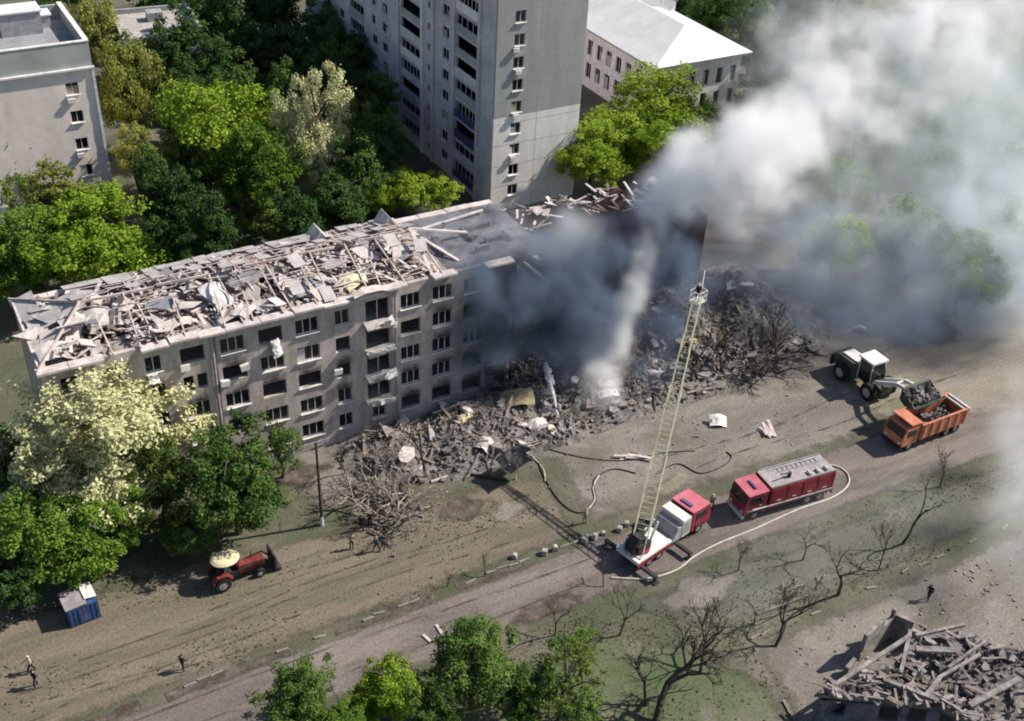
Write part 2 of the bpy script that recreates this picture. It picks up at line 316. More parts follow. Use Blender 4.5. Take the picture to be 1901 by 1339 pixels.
# wheel ruts, dark and pale soil
for k, (x0, x1, y) in enumerate(((-40, -6, -15.2), (-36, 4, -17.0), (-28, 10, -18.6), (-40, -12, -19.6), (-18, 12, -16.1), (-44, 40, -23.2), (-44, 40, -25.4), (30, 66, -18.5), (28, 60, -16.0), (-8, 15, -14.0))):
    n = 14; a = [(x0+(x1-x0)*i/n, y+.5*math.sin(i*.6+k)+rd.uniform(-.06, .06)) for i in range(n+1)]
    patch('wheel_rut', a+[(p, q_+.42) for p, q_ in reversed(a)], .032+.003*k, 'g_soil', 0, .28, fade=.26)
for k, (px_, py_, a, b, m_) in enumerate(((860, 945, 3.4, 1.9, 'g_soil'), (940, 950, 2.4, 1.8, 'g_sand'), (640, 990, 3.0, 1.2, 'g_soil'), (1020, 1130, 4, 1.6, 'g_soil'), (760, 1120, 3.4, 1.0, 'g_soil'), (1450, 1010, 6, 1.8, 'g_verge'), (1300, 1100, 5, 2.2, 'g_ash'), (560, 880, 3, 2.0, 'g_soil'), (1250, 900, 3.5, 1.6, 'g_sand'))):
    c_ = gp(px_, py_); patch('bare_earth', [(c_.x+a*math.cos(t*.42)*(1+.25*math.sin(t*2.3+k)), c_.y+b*math.sin(t*.42)*(1+.25*math.cos(t*1.7+k))) for t in range(15)], .064+.004*k, m_, 0, .5, fade=1.3)
gt = MB()
for i in range(15000):
    u = rd.random()
    if u < .3: x, y = rd.uniform(-34, 16), rd.uniform(-20.8, -8.5)
    elif u < .62: x, y = rd.uniform(-16, 21), rd.uniform(-46, -28)
    elif u < .85: x, y = rd.uniform(9, 66), rd.uniform(-37, -28.6)
    else: x, y = rd.uniform(-30, 8), rd.uniform(-9, -1)
    if math.sin(x*.33+1.3*math.sin(y*.5))+math.sin(y*.8+x*.15)+rd.gauss(0, .5) < (.6 if u < .3 else -.2): continue
    h_ = rd.uniform(.06, .17); a = rd.uniform(0, 3.14); dx, dy = math.cos(a)*h_*.45, math.sin(a)*h_*.45; lx_, ly_ = rd.uniform(-.15, .15), rd.uniform(-.15, .15)
    gt.add([(x-dx, y-dy, 0), (x+dx, y+dy, 0), (x+dx*.7+lx_, y+dy*.7+ly_, h_), (x-dx*.9+lx_, y-dy*.9+ly_, h_*.8)], [(0, 1, 2, 3)])
me = bpy.data.meshes.new('grass_tufts'); me.from_pydata(gt.v, [], gt.f); me.materials.append(M['leaf_grass']); stuff(link('grass_tufts', me))
# kerb stones
kb = MB().b2(-.46, .46, -.09, .09, 0, .15).mesh('kerb_stone', 'kerbstone')
K = link('kerb', None); struct(K)
for i in range(56):
    x = -34+i*1.0
    if rd.random() < .55: continue
    link('kerb_stone', kb, K, (x, -21.2+rd.uniform(-.12, .12), .02-rd.random()*.08), (rd.uniform(-.1, .1), rd.uniform(-.08, .08), rd.uniform(-.16, .16)))
K2 = link('kerb', None); struct(K2)
for i in range(46):
    if rd.random() < .55: continue
    x = 22+i*1.0; link('kerb_stone', kb, K2, (x, -36.75+rd.uniform(-.2, .2), -.03), (rd.uniform(-.1, .1), rd.uniform(-.1, .1), rd.uniform(-.25, .25)))

# ------------------------------------------------------------------ damaged apartment building
rd = random.Random(11)
B = thing('damaged_apartment_building', 'long five storey apartment building with shattered roof and collapsed burning middle', 'building')
X0, X1, HT = -21.55, 20.6, 15.3
cx = {'Z': -19.5, 'I': -16.25, 'H': -13.1, 'G': -9.9, 'A': -6.55, 'B': -3.25, 'C': 0, 'D': 3.2, 'E': 6.5, 'F': 9.75, 'J': 12.95, 'K': 16.15}
wide = {'Z': 1.5, 'I': 1.6, 'H': 1.35, 'G': 2.0, 'A': 2.1, 'B': 2.1, 'C': 2.1, 'D': 1.35, 'E': 1.3, 'F': 1.95, 'J': 2.0, 'K': 2.1}
dead = {('I', 5), ('H', 5), ('H', 4), ('H', 3), ('G', 5), ('G', 4), ('A', 4), ('A', 3), ('D', 4), ('F', 4), ('F', 3), ('F', 2), ('F', 5), ('F', 1), ('J', 5), ('J', 4), ('J', 3), ('J', 2), ('J', 1), ('K', 5), ('K', 4), ('K', 3), ('K', 2), ('K', 1), ('D', 2), ('G', 3), ('E', 4), ('E', 3), ('E', 2), ('B', 5), ('C', 3), ('A', 2), ('H', 2), ('I', 4), ('E', 5), ('D', 3), ('C', 5), ('B', 3), ('Z', 5), ('C', 1)}
holes = []; wins = []
for c in cx:
    for k in range(1, 6):
        z = 1.55+2.8*(k-1); h = 1.5; wd = wide[c]; x = cx[c]-wd/2
        if c == 'E' and k in (2, 3, 4, 5): z -= .75; h = 2.45; wd = 2.3; x = cx[c]-1.1
        if (c, k) == ('G', 4): holes += [(x-X0, x+.85-X0, z, z+h), (x+1.15-X0, x+2.0-X0, z, z+h)]; continue
        holes.append((x-X0, x+wd-X0, z, z+h)); wins.append((c, k, x, z, wd, h))
# blast bites at the collapsed end
for x, z0, z1 in ((18.6, 0, 2.6), (19.6, 4.5, 9.2), (18.2, 9.2, 12.2), (17.6, 2.6, 4.5)): holes.append((x-X0, X1-X0, z0, z1))
holed(X1-X0, HT, holes, .42).build('front_wall', 'facade', B, (X0, 0, 0))
M['sootfan'] = bpy.data.materials.new('soot_fan'); M['sootfan'].use_nodes = True; nt = M['sootfan'].node_tree; b_ = nt.nodes['Principled BSDF']; b_.inputs['Base Color'].default_value = (.03, .027, .026, 1); b_.inputs['Roughness'].default_value = .95
at_ = nt.nodes.new('ShaderNodeAttribute'); at_.attribute_name = 'fade'; gg = nt.nodes.new('ShaderNodeNewGeometry'); nn = nt.nodes.new('ShaderNodeTexNoise'); nn.inputs['Scale'].default_value = 1.6; nn.inputs['Detail'].default_value = 6; nt.links.new(gg.outputs['Position'], nn.inputs['Vector'])
mm = nt.nodes.new('ShaderNodeMath'); mm.operation = 'MULTIPLY'; nt.links.new(at_.outputs['Fac'], mm.inputs[0]); nt.links.new(nn.outputs[0], mm.inputs[1]); mm2 = nt.nodes.new('ShaderNodeMapRange'); mm2.inputs[1].default_value = .12; mm2.inputs[2].default_value = .55; mm2.inputs[4].default_value = .8; nt.links.new(mm.outputs[0], mm2.inputs[0]); nt.links.new(mm2.outputs[0], b_.inputs['Alpha'])
def soot_fan(x, z, wd):
    me = bpy.data.meshes.new('soot_fan'); V = []; fd = []
    for j in range(4):
        for i in range(6): u = i/5; V.append((x-.25-.1*j+(wd+.5+.2*j)*u, -.004, z+.02+.38*j)); fd.append((1-j/3)*math.sin(math.pi*u)**.5 if 0 < u < 1 else 0)
    me.from_pydata(V, [], [(j*6+i, j*6+i+1, j*6+i+7, j*6+i+6) for j in range(3) for i in range(5)]); me.attributes.new('fade', 'FLOAT', 'POINT').data.foreach_set('value', fd); me.materials.append(M['sootfan']); link('soot_stain', me, B)
for c, k, x, z, wd, h in wins:
    if (c, k) in dead and k < 5 and c not in 'E' and rd.random() < .75: soot_fan(x, z+h, wd)
for c, k, x, z, wd, h in wins:
    n = 3 if wd > 1.9 and c not in 'E' else 2
    if (c, k) in dead:
        s = rd.random()
        if s < .45: window(B, x, z, wd, h, n, glazed=False)
        elif s < .75:
            o = MB().b2(-.05, wd+.05, -.25, .02, -.06, -.005).build('sill', 'white', B, (x, .1, z))
        continue
    window(B, x, z, wd, h, n, glazed=rd.random() < .85)
holed(11.575, HT-.004, [], .42).build('end_wall', 'facade', B, (X0, 12, 0), (0, 0, R(-90)))
pts = [(X0, 0), (52, 0)]; x = 52.0
while x > X0:
    z = 14.9 if x < 24 else 13.6-.7*rd.random() if x < 40 else 12.8-(x-40)*.4+rd.uniform(-.9, .5)
    pts.append((x, z)); x -= 8 if x < 20 else rd.uniform(.5, 1.6)
pts.append((X0, 14.9))
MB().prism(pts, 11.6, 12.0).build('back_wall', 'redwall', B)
sc.cycles.diffuse_bounces = 4; sc.cycles.transmission_bounces = 4
# floors and cross walls
for k in range(5):
    xe = X1+(2.6, .6, 1.8, 3.4, 2.2)[k]
    MB().b2(X0+.43, xe, .43, 11.58, .7+2.8*k, .9+2.8*k).build('floor_slab', 'concrete', B)
    if k: 
        for j in range(3):
            xa = xe+.05+j*1.25
            if rd.random() < .7: MB().box((0, 0, 0), (1.2, rd.uniform(3, 6), .2)).build('floor_slab', 'concrete', B, (xa+.6, 8.4-rd.uniform(0, 1), .75+2.8*k-.25*j*(1+rd.random())), (rd.uniform(-.15, .15), .25+.15*j, 0))
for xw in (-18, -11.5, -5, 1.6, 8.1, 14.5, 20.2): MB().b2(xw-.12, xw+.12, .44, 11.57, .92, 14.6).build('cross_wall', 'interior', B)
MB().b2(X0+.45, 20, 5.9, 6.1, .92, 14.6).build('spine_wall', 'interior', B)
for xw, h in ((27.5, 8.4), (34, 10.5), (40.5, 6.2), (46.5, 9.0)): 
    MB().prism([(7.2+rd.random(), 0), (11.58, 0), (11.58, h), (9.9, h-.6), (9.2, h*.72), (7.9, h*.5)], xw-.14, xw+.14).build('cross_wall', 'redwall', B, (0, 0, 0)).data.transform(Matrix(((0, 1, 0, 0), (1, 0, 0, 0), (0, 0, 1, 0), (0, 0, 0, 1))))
# attic floor with holes
ah = []
for px_, py_, a, b in ((487, 525, 1.6, 3.4), (252, 592, 1.2, 1.8), (292, 578, .9, 1.5), (196, 612, 2.2, 2.4), (636, 492, 1.2, 2.0), (430, 560, 1.4, 1.6), (555, 535, 2.2, 2.6), (345, 565, 1.2, 2.2), (600, 500, 1.0, 2.4), (150, 635, 1.4, 1.6), (690, 480, 1.4, 2.0)):
    P = gp(px_, py_, 15.1); ah.append((P.x-a/1-X0, P.x+a/1-X0, P.y-b/2, P.y+b/2))
att = holed(35.0, 11.1, [(a, b, c-.45, d-.45) for a, b, c, d in ah], .2).build('attic_slab', 'slab', B, (X0+.43, .45, 15.08)); att.rotation_euler = (R(-90), 0, 0)
att.rotation_euler = (0, 0, 0); att.data.transform(Matrix(((1, 0, 0, 0), (0, 0, 1, 0), (0, -1, 0, 0), (0, 0, 0, 1))))
MB().b2(13.5, 24.2, .45, 11.55, 14.75, 14.95).build('burnt_slab', 'charred', B)
for i in range(9):
    a = Vector((rd.uniform(14, 23), rd.uniform(1, 10), 14.97)); 
    MB().box((0, 0, .25), (rd.uniform(.2, 3), rd.uniform(.2, .5), rd.uniform(.3, .7))).build('low_wall', 'charred', B, a, (0, 0, rd.choice((0, 1.57))))
# cornice pieces along the front eave
x = X0-.3
while x < 18.5:
    L = rd.uniform(2.2, 3.0); jz = rd.uniform(-.14, .08) if x < 12 else rd.uniform(-.25, .1)
    if not 5.9 < x+L/2 < 7.6 and rd.random() < .88:
        MB().box((L/2-.03, .1, .1), (L-.05, 1.05, .2)).build('cornice', 'cornice', B, (x, -.28, 15.31+jz), (rd.uniform(-.03, .05), rd.uniform(-.025, .025), rd.uniform(-.015, .015)))
    x += L
x = X0-.2
while x < 22:
    L = rd.uniform(2.4, 3.4); MB().box((L/2-.03, .1, .1), (L-.05, .9, .2)).build('cornice', 'cornice', B, (x, 12.0, 15.12 if x < 12 else 14.92), (0, rd.uniform(-.02, .02), 0)); x += L
MB().box((0, 0, 0), (12.6, .6, .2)).build('cornice', 'cornice', B, (X0+.22, 6, 15.42), (0, 0, R(90)))
# roof timbers
RZ, RY = 17.2, 6.2
def slope(y): return 15.45+(RZ-15.45)*(y/RY if y < RY else (12.2-y)/(12.2-RY))
rf = MB().box((0, 0, 0), (.11, 1, .16)).mesh('rafter', 'wood')
def stick(me, name, a, b, parent, sc2=(1, 1)):
    a = Vector(a); b = Vector(b); d = b-a; L = d.length; q = d.to_track_quat('Y', 'Z'); o = link(name, me, parent, (a+b)/2, q.to_euler(), (sc2[0], L, sc2[1])); return o
x = -17.2
while x < 12.6:
    x += 1.15
    if rd.random() < .72:
        y1 = RY if rd.random() < .55 else rd.uniform(2.5, 5); drop = rd.uniform(0, .9) if rd.random() < .5 else 0
        stick(rf, 'rafter', (x+rd.uniform(-.25, .25), -.2, 15.5), (x+rd.uniform(-.5, .5), y1, slope(y1)-drop), B)
    if rd.random() < .9: stick(rf, 'rafter', (x, 12.3, 15.5), (x+rd.uniform(-.1, .1), RY, RZ-rd.choice((0, 0, 0, .5))), B)
for a, b in ((-16.8, -11), (-10.8, -6.5), (-3.4, 1.5), (1.7, 5.0), (7.5, 12.2)): stick(rf, 'ridge_beam', (a, RY, RZ), (b, RY, RZ+rd.uniform(-.3, .05)), B, (1.3, 1.3))
for sgn in (1, -1): stick(rf, 'hip_rafter', (X0-.2, 6.1-6.3*sgn, 15.5), (-17, RY, RZ), B, (1.3, 1.3))
bt = MB().box((0, 0, 0), (.10, 1, .05)).mesh('batten', 'wood')
for j in range(11):
    for side in (0, 1):
        y = .3+j*.52; y = y if side == 0 else 12.1-j*.52
        x = -17
        while x < 12.3:
            L = rd.uniform(1.6, 3.4)
            if rd.random() < (.25 if side == 0 else .5):
                dz = rd.uniform(-.35, .1) if side == 0 else 0
                stick(bt, 'batten', (x, y+rd.uniform(-.15, .15), slope(y)+.12+dz), (min(x+L, 12.4), y+rd.uniform(-.3, .3), slope(y)+.12+dz*rd.random()), B)
            x += L+rd.uniform(.02, .6)
# slate sheets
V = []; F = []
n = 12
for i in range(n+1):
    for y in (0, 1): V.append((-.56+1.12*i/n, -.85+1.7*y, .012*math.cos(i*math.pi)))
for i in range(n): F.append((2*i, 2*i+2, 2*i+3, 2*i+1))
slm = MB(); slm.add(V, F); slm.add([(a, b, c-.015) for a, b, c in V], [tuple(reversed(q)) for q in F]); slm = slm.mesh('slate_sheet', 'slate')
th_f = math.atan2(RZ-15.45, RY)
ns = 0
x = -17
while x < 12.4:
    for j in range(4):
        for side in (0, 1):
            u = .6+j*1.55; y = u if side == 0 else 12.4-u
            pk = (.03, .03, .05, .10)[j] if side == 0 else (.9, .5, .3, .2)[j]
            if 5 < x < 9 and side == 0: pk *= .3
            if rd.random() < pk:
                link('slate_sheet', slm, B, (x+rd.uniform(-.06, .06), y+rd.uniform(-.08, .08), slope(y)+.2+rd.uniform(0, .05)), (th_f*(1 if side == 0 else -1)+rd.uniform(-.05, .05), rd.uniform(-.04, .04), rd.uniform(-.04, .04) if rd.random() < .7 else rd.uniform(-.3, .3))); ns += 1
    x += 1.13
# hip end sheets
hz = math.atan2(RZ-15.45, 5.2)
for i in range(11):
    for j in range(4):
        u = .5+j*1.5; yy = .5+i*1.1
        lim = 6.2*(u-.4)/5.2
        if lim < yy < 12.2-lim and rd.random() < (.7 if yy > 5 else .3):
            link('slate_sheet', slm, B, (X0+.35+u, yy, 15.6+u*(RZ-15.45)/5.2), (0, 0, 0)).rotation_euler = (Matrix.Rotation(-hz, 3, 'Y') @ Matrix.Rotation(R(90), 3, 'Z')).to_euler()
# loose boards
bd = [MB().box((0, 0, 0), (w_, 1, .035)).mesh('board', m_) for w_, m_ in ((.18, 'wood'), (.30, 'wood'), (.24, 'cornice'), (.22, 'cornice'), (.2, 'darkwood'))]
for i in range(230):
    x = rd.uniform(-19, 12.3); y = rd.betavariate(1.3, 1.3)*9.5+.3
    L = rd.uniform(1.0, 3.2); a = R(90)+rd.gauss(0, .5) if rd.random() < .65 else rd.uniform(0, 3.14)
    z = 15.14+rd.random()**2*1.2; pt = rd.gauss(0, .16)
    dx, dy, dz = math.cos(a)*L/2, math.sin(a)*L/2, math.sin(pt)*L/2
    if not 0 < y-abs(dy) or y+abs(dy) > 12: continue
    stick(rd.choice(bd), 'board', (x-dx, y-dy, max(15.14, z-dz)), (x+dx, y+dy, max(15.14, z+dz)), B)
frag = []
for i in range(4):
    mb = MB(); n_ = rd.randint(4, 6); mb.prism([(math.cos(6.28*k/n_+rd.uniform(-.3, .3))*rd.uniform(.5, 1.0), math.sin(6.28*k/n_+rd.uniform(-.3, .3))*rd.uniform(.4, .9)) for k in range(n_)], -.03, .03)
    me = mb.mesh('roof_fragment', ('cornice', 'slate', 'cornice', 'bitumen')[i]); me.transform(Matrix.Rotation(R(90), 4, 'X')); frag.append(me)
lm = MB()
for i in range(620):
    x = rd.uniform(-20.5, 12.8); y = rd.uniform(.3, 11.3); L = rd.uniform(.7, 2.6); a = rd.gauss(R(90), .6) if rd.random() < .6 else rd.uniform(0, 3.14); z = 15.14+rd.random()**2*.9
    c_ = Vector((x, y, z)); d_ = Vector((math.cos(a)*math.cos(.2), math.sin(a), rd.gauss(0, .22))).normalized()*L/2
    if 0.05 < y-abs(d_.y) and y+abs(d_.y) < 12.1: lm.beam(c_-d_, c_+d_, rd.uniform(.08, .34), .03)
for i in range(80):
    x = rd.uniform(-20.6, 12); y = rd.uniform(.9, 10.6)
    if i < 10: x = rd.uniform(-20.6, -16); y = rd.uniform(1, 9)
    link('roof_fragment', frag[rd.randrange(4)], B, (x, y, max(15.35, slope(y)*.35+15.2*.65+rd.uniform(0, .6)) if x > -17.5 else min(15.5+max(0, x+21.4)*.3, slope(y)+.1)), (rd.gauss(0, .28), rd.gauss(0, .25), rd.uniform(0, 6.28)), (rd.uniform(.7, 2.2), rd.uniform(.7, 1.9), 1))
lo_ = lm.build('lath_litter', 'wood', B); lo_.data.materials.append(M['darkwood']); lo_.data.materials.append(M['cornice']); stuff(lo_)
ix = np.repeat(np.random.default_rng(4).choice([0, 0, 0, 1, 1, 2], size=len(lo_.data.polygons)//6+1), 6)[:len(lo_.data.polygons)]; lo_.data.polygons.foreach_set('material_index', ix.astype(np.int32))
# crumpled sheets, slumped plaster and insulation lumps on the attic floor
def sheet(name, m, w_, l_, curl, seed, par=B):
    r2 = random.Random(seed); mb = MB(); nx, ny = 7, 6; V = []
    for i in range(nx+1):
        for j in range(ny+1):
            u = i/nx-.5; v = j/ny-.5; V.append((u*w_+r2.uniform(-.05, .05), v*l_, curl*(math.cos(u*3.0)+.4*math.sin(v*5+seed))+r2.uniform(-.06, .06)))
    F = [(i*(ny+1)+j, (i+1)*(ny+1)+j, (i+1)*(ny+1)+j+1, i*(ny+1)+j+1) for i in range(nx) for j in range(ny)]
    mb.add(V, F); mb.add([(a, b, c-.02) for a, b, c in V], [tuple(reversed(q)) for q in F]); return mb.mesh(name, m)
for px_, py_, m_, w_, l_, c_, rt in ((405, 552, 'white', 2.4, 3.2, .7, (.5, .3, .4)), (185, 590, 'slate', 2.8, 2.6, .5, (.3, .1, .2)), (130, 620, 'cornice', 1.4, 5, .4, (.15, .1, -.35)), (100, 655, 'slate', 2.6, 2.0, .4, (.2, .2, .1)), (90, 590, 'slate', 3.6, 2.4, .25, (.2, 0, .1)), (560, 530, 'bitumen', 3.8, 3.0, .1, (.05, 0, .1)), (655, 520, 'insul', 2.6, 1.8, .4, (.2, 0, .4)), (690, 545, 'wood', 3.4, 1.0, .35, (0, .1, .1)), (455, 575, 'wood', 2.6, 1.4, .4, (.3, .1, .8)), (330, 600, 'wood', 3.0, 1.2, .3, (.2, .1, .3)), (230, 560, 'wood', 2.4, 1.5, .3, (.4, .1, .9)), (520, 510, 'slab', 2.0, 2.2, .3, (.4, .3, .3))):
    P = gp(px_, py_, 15.6); link('crumpled_sheet', sheet('crumpled_sheet', m_, w_, l_, c_, int(px_)), B, P, rt)
for i in range(60):
    x = rd.uniform(21, 45); y = rd.uniform(8.4, 11.8); L = rd.uniform(1.2, 3.2); a = rd.choice((0, 1.57))+rd.gauss(0, .35); z = 13.7-(max(0, x-40)*.35)+rd.uniform(-.3, .9)-(11.8-y)*.35
    d_ = Vector((math.cos(a)*L/2, math.sin(a)*L/2, rd.gauss(0, .25))); stick(bd[rd.choice((0, 3, 4, 4))], 'burnt_roof_board', Vector((x, y, z))-d_, Vector((x, y, z))+d_, B, (1.2, 2))
for i in range(16): link('roof_fragment', frag[rd.randrange(4)], B, (rd.uniform(22, 44), rd.uniform(9.5, 11.8), rd.uniform(13.3, 14.2)), (rd.gauss(0, .3), rd.gauss(0, .3), rd.uniform(0, 6)), (rd.uniform(.6, 1.5), rd.uniform(.6, 1.3), 1))
# fire wall frame at the burnt edge
for a, b in (((12.2, .6, 15.2), (12.4, 6.2, 17.3)), ((12.4, 6.2, 17.3), (12.3, 12, 15.2)), ((12.4, 6.2, 17.3), (18.5, 6.6, 15.3)), ((14, 9.5, 15.0), (22, 10.2, 15.3)), ((12.8, 7.8, 16.4), (15.6, 2.3, 15.0))): stick(bd[3], 'charred_beam', a, b, B, (1.5, 4))
# dormer vents at the back eave
for px_, py_ in ((582, 425), (717, 408)):
    P = gp(px_, py_, 16.2); P.y = 11.3; P.x = gp(px_, py_, 16.4).x
    d = MB().prism([(-1.0, -.6), (1.0, -.6), (.0, .75)], -.9, 1.0).build('dormer_vent', 'slate', B, (P.x, 10.6, 16.2))
    MB().box((-.52, 0, .12), (.06, 2.1, 1.75), Matrix.Rotation(R(36), 3, 'Y')).build('dormer_cover', 'cornice', d); MB().box((.52, 0, .12), (.06, 2.1, 1.75), Matrix.Rotation(R(-36), 3, 'Y')).build('dormer_cover', 'white', d)
# balconies, wrecked
for k in range(2, 6):
    z = .95+2.8*(k-1)
    o = MB().box((0, 0, 0), (2.7, 1.1, .16)).build('balcony_slab', 'concrete', B, (6.5+rd.uniform(-.1, .1), -.5, z), (rd.uniform(.05, .35), rd.uniform(-.12, .12), 0))
    r_ = MB()
    for i in range(5):
        if rd.random() < .75: r_.tube((-1.2+i*.6, -.5, 0), (-1.2+i*.6+rd.uniform(-.2, .2), -.6+rd.uniform(-.3, .1), rd.uniform(.5, 1.0)), .03, n=4)
    r_.tube((-1.2, -.55, .9), (1.2, -.7+rd.uniform(-.3, .2), .8+rd.uniform(-.3, .2)), .03, n=4); r_.build('railing', 'palesteel', o)
    for i in range(3): MB().box((0, 0, 0), (rd.uniform(.4, 1.3), .06, rd.uniform(.4, 1.0))).build('torn_panel', rd.choice(['white', 'white', 'cornice']), o, (rd.uniform(-1.1, 1.1), -.5+rd.uniform(-.2, .2), rd.uniform(.1, .6)), (rd.uniform(-.5, .5), rd.uniform(-.6, .6), rd.uniform(-.6, .6)))
# air conditioner boxes, hanging cloth pieces, drain pipes
for px_, py_ in ((284, 700), (344, 683), (418, 712), (455, 682), (628, 690)):
    P = yp(px_, py_, -.2); MB().box((0, 0, 0), (.75, .36, .55)).build('air_conditioner', 'white', B, (P.x, -.2, P.z), (rd.uniform(-.15, .15), rd.uniform(-.15, .15), 0))
for px_, py_, l_ in ((512, 645, 1.7), (285, 702, .9), (515, 650, 1.1)):
    P = yp(px_, py_, -.2); link('torn_sheet', sheet('torn_sheet', 'white', .9, l_, .2, int(px_)+3), B, (P.x, -.25, P.z), (R(80), 0, .5))
for xx in (-8.25, 8.2): 
    MB().path([(xx, -.16, 15.1), (xx, -.16, 9), (xx+.05, -.2, 4), (xx+.3, -.3, .3)], .11, 6).build('drain_pipe', 'grey', B)
MB().b2(-8.05, -7.95, -.08, -.002, 1, 15).build('joint_strip', 'darkwood', B)
MB().b2(X0+.02, 18, -.1, -.002, .02, .85).build('plinth', 'concrete', B)

B.scale = (1, .925, 1)

# ------------------------------------------------------------------ nine storey block behind
rd = random.Random(21)
T = thing('tower_block', 'tall nine storey panel block, one window column on its grey and white end wall', 'building')
TX, TY, TW, TL, TH = 36.8, 34.0, 12.2, 62.0, 27.6
hl = [(2.35, 3.75, 1.9+2.75*k, 3.3+2.75*k) for k in range(9)]
zb = 12.5
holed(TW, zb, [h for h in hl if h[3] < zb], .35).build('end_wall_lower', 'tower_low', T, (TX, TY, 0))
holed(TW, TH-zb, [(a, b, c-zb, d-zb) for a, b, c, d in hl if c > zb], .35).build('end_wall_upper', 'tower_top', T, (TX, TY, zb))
for k in range(9): window(T, TX+2.35, 1.9+2.75*k, 1.4, 1.4, 2, y=TY+.12, glazed=k != 1)
for k in range(1, 10): MB().b2(TX+.05, TX+TW-.02, TY-.004, TY+.02, .6+2.75*k, .66+2.75*k).build('panel_joint', 'grey', T)
for x_ in (5.9,): MB().b2(TX+x_, TX+x_+.05, TY-.006, TY+.02, .1, TH-.1).build('panel_joint', 'grey', T)
for k in (7, 6, 4, 2): MB().box((0, 0, 0), (.8, .35, .5)).build('air_conditioner', 'white', T, (TX+2.8+rd.uniform(-.4, .4), TY-.2, 1.5+2.75*k))
# side facade (faces the neighbouring courtyard): local x runs from the far end to the near corner
hs = []; items = []
def col_(y0, y1, z, h, kind):
    for k in range(9): hs.append((TY+TL-y1, TY+TL-y0, z+2.75*k, z+h+2.75*k)); items.append((kind, y0, y1, z+2.75*k, h, k))
col_(38.3, 44.0, 1.0, 2.2, 'loggia'); col_(46.0, 47.8, 1.7, 1.4, 'win'); col_(51.3, 52.0, 1.2, .9, 'vent'); col_(54.2, 60.0, 1.0, 2.2, 'loggia')
col_(64.5, 66.3, 1.7, 1.4, 'win'); col_(68, 69.8, 1.7, 1.4, 'win'); col_(72.5, 77.5, 1.0, 2.2, 'loggia'); col_(80, 81.8, 1.7, 1.4, 'win'); col_(85, 86.8, 1.7, 1.4, 'win'); col_(89, 90.8, 1.7, 1.4, 'win')
holed(TL-.353, TH-.004, hs, .3).build('side_wall', 'tower_side', T, (TX, TY+TL, 0), (0, 0, R(-90)))
for kind, y0, y1, z, h, k in items:
    if kind == 'win': o = window(T, 0, z, y1-y0, h, 2, rot=R(-90), off=lambda a, b, c: (TX+.12, y1, c))
    elif kind == 'loggia':
        MB().b2(TX+1.3, TX+1.4, y0, y1, z, z+h).build('loggia_back_wall', 'glass', T)
        low = k < 4 and y0 < 40
        p = MB().b2(TX-.12, TX-.02, y0-.1, y1+.1, z-.15, z+(.95 if k % 3 else .75)).build('loggia_parapet', 'indigo' if low and k != 1 else rd.choice(['tower_side', 'white', 'tower_low', 'greyband']), T)
        if rd.random() < .65:
            g = MB(); n = rd.choice((4, 5, 6))
            for i in range(n+1): yy = y0+(y1-y0)*i/n; g.b2(TX-.06, TX+.0, yy-.04, yy+.04, z+.75, z+h-.02)
            g.b2(TX-.065, TX+.005, y0, y1, z+h-.12, z+h-.03).build('glazing_bars', 'pvc', p)
for yy in (37.9, 44.4, 50.2, 53.4, 60.7): MB().b2(TX-.3, TX-.003, yy-.28, yy+.28, 0, TH).build('pilaster', 'tower_side' if yy != 53.4 else 'tower_low', T)
MB().b2(TX+.02, TX+TW-.36, TY+.36, TY+TL-.02, .1, TH-.3).build('core', 'tower_side', T) if False else None
MB().b2(TX+TW-.34, TX+TW, TY+.36, TY+TL, 0, TH).build('far_side_wall', 'tower_side', T)
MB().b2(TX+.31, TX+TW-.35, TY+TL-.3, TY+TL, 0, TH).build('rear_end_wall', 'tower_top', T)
MB().b2(TX+.32, TX+TW-.36, TY+.37, TY+TL-.32, TH-.5, TH-.2).build('roof', 'bitumen', T)
MB().b2(TX+2.2, TX+2.4, TY+.37, TY+TL-.32, .1, TH-.6).build('inner_wall', 'interior', T)
for k in range(9): MB().b2(TX+.33, TX+2.1, TY+.37, TY+TL-.33, .55+2.75*k, .7+2.75*k).build('floor_slab', 'concrete', T)

# ------------------------------------------------------------------ pale block on the left
P_ = thing('pale_apartment_block', 'pale pinkish apartment block with grey top storey band and four corner windows', 'building')
LX1, LY, LH = -4.9, 52.0, 18.7
lw = [(41.2-3.25, 41.2-1.85, 5.9+3.33*k, 7.3+3.33*k) for k in range(4)]+[(41.2-3.25, 41.2-1.85, 1.6, 3.0)]+[(41.2-a, 41.2-a+1.5, 2.5+3.33*k, 3.9+3.33*k) for a in (22, 30) for k in range(5)]
holed(41.2, LH, lw, .4).build('front_wall', 'pink', P_, (LX1-41.2, LY, 0))
for a, b, c, d in lw: window(P_, LX1-41.2+a, c, b-a, d-c, 2, y=LY+.12)
for k in (3, 1): MB().box((0, 0, 0), (.8, .35, .5)).build('air_conditioner', 'white', P_, (LX1-2.9, LY-.2, 5.3+3.33*k))
holed(14, LH, [], .4).build('side_wall', 'pink', P_, (LX1, LY+.41, 0), (0, 0, R(90)))
for i in range(14): MB().box((0, 0, 0), (.3, .35, 1.34+.1*(i % 3))).build('corner_block', 'white', P_, (LX1-.06, LY-.03+.02*(i % 2), .68+1.34*i))
MB().b2(LX1-41.2, LX1+.15, LY-.35, LY+.0, LH+.01, LH+.22).build('cornice', 'white', P_)
MB().b2(LX1-41.2, LX1-.02, LY-.0, LY+.4, LH+.22, LH+3.0).build('attic_band', 'greyband', P_)
MB().b2(LX1-.42, LX1-.02, LY+.41, LY+14, LH+.02, LH+3.02).build('attic_band', 'greyband', P_)
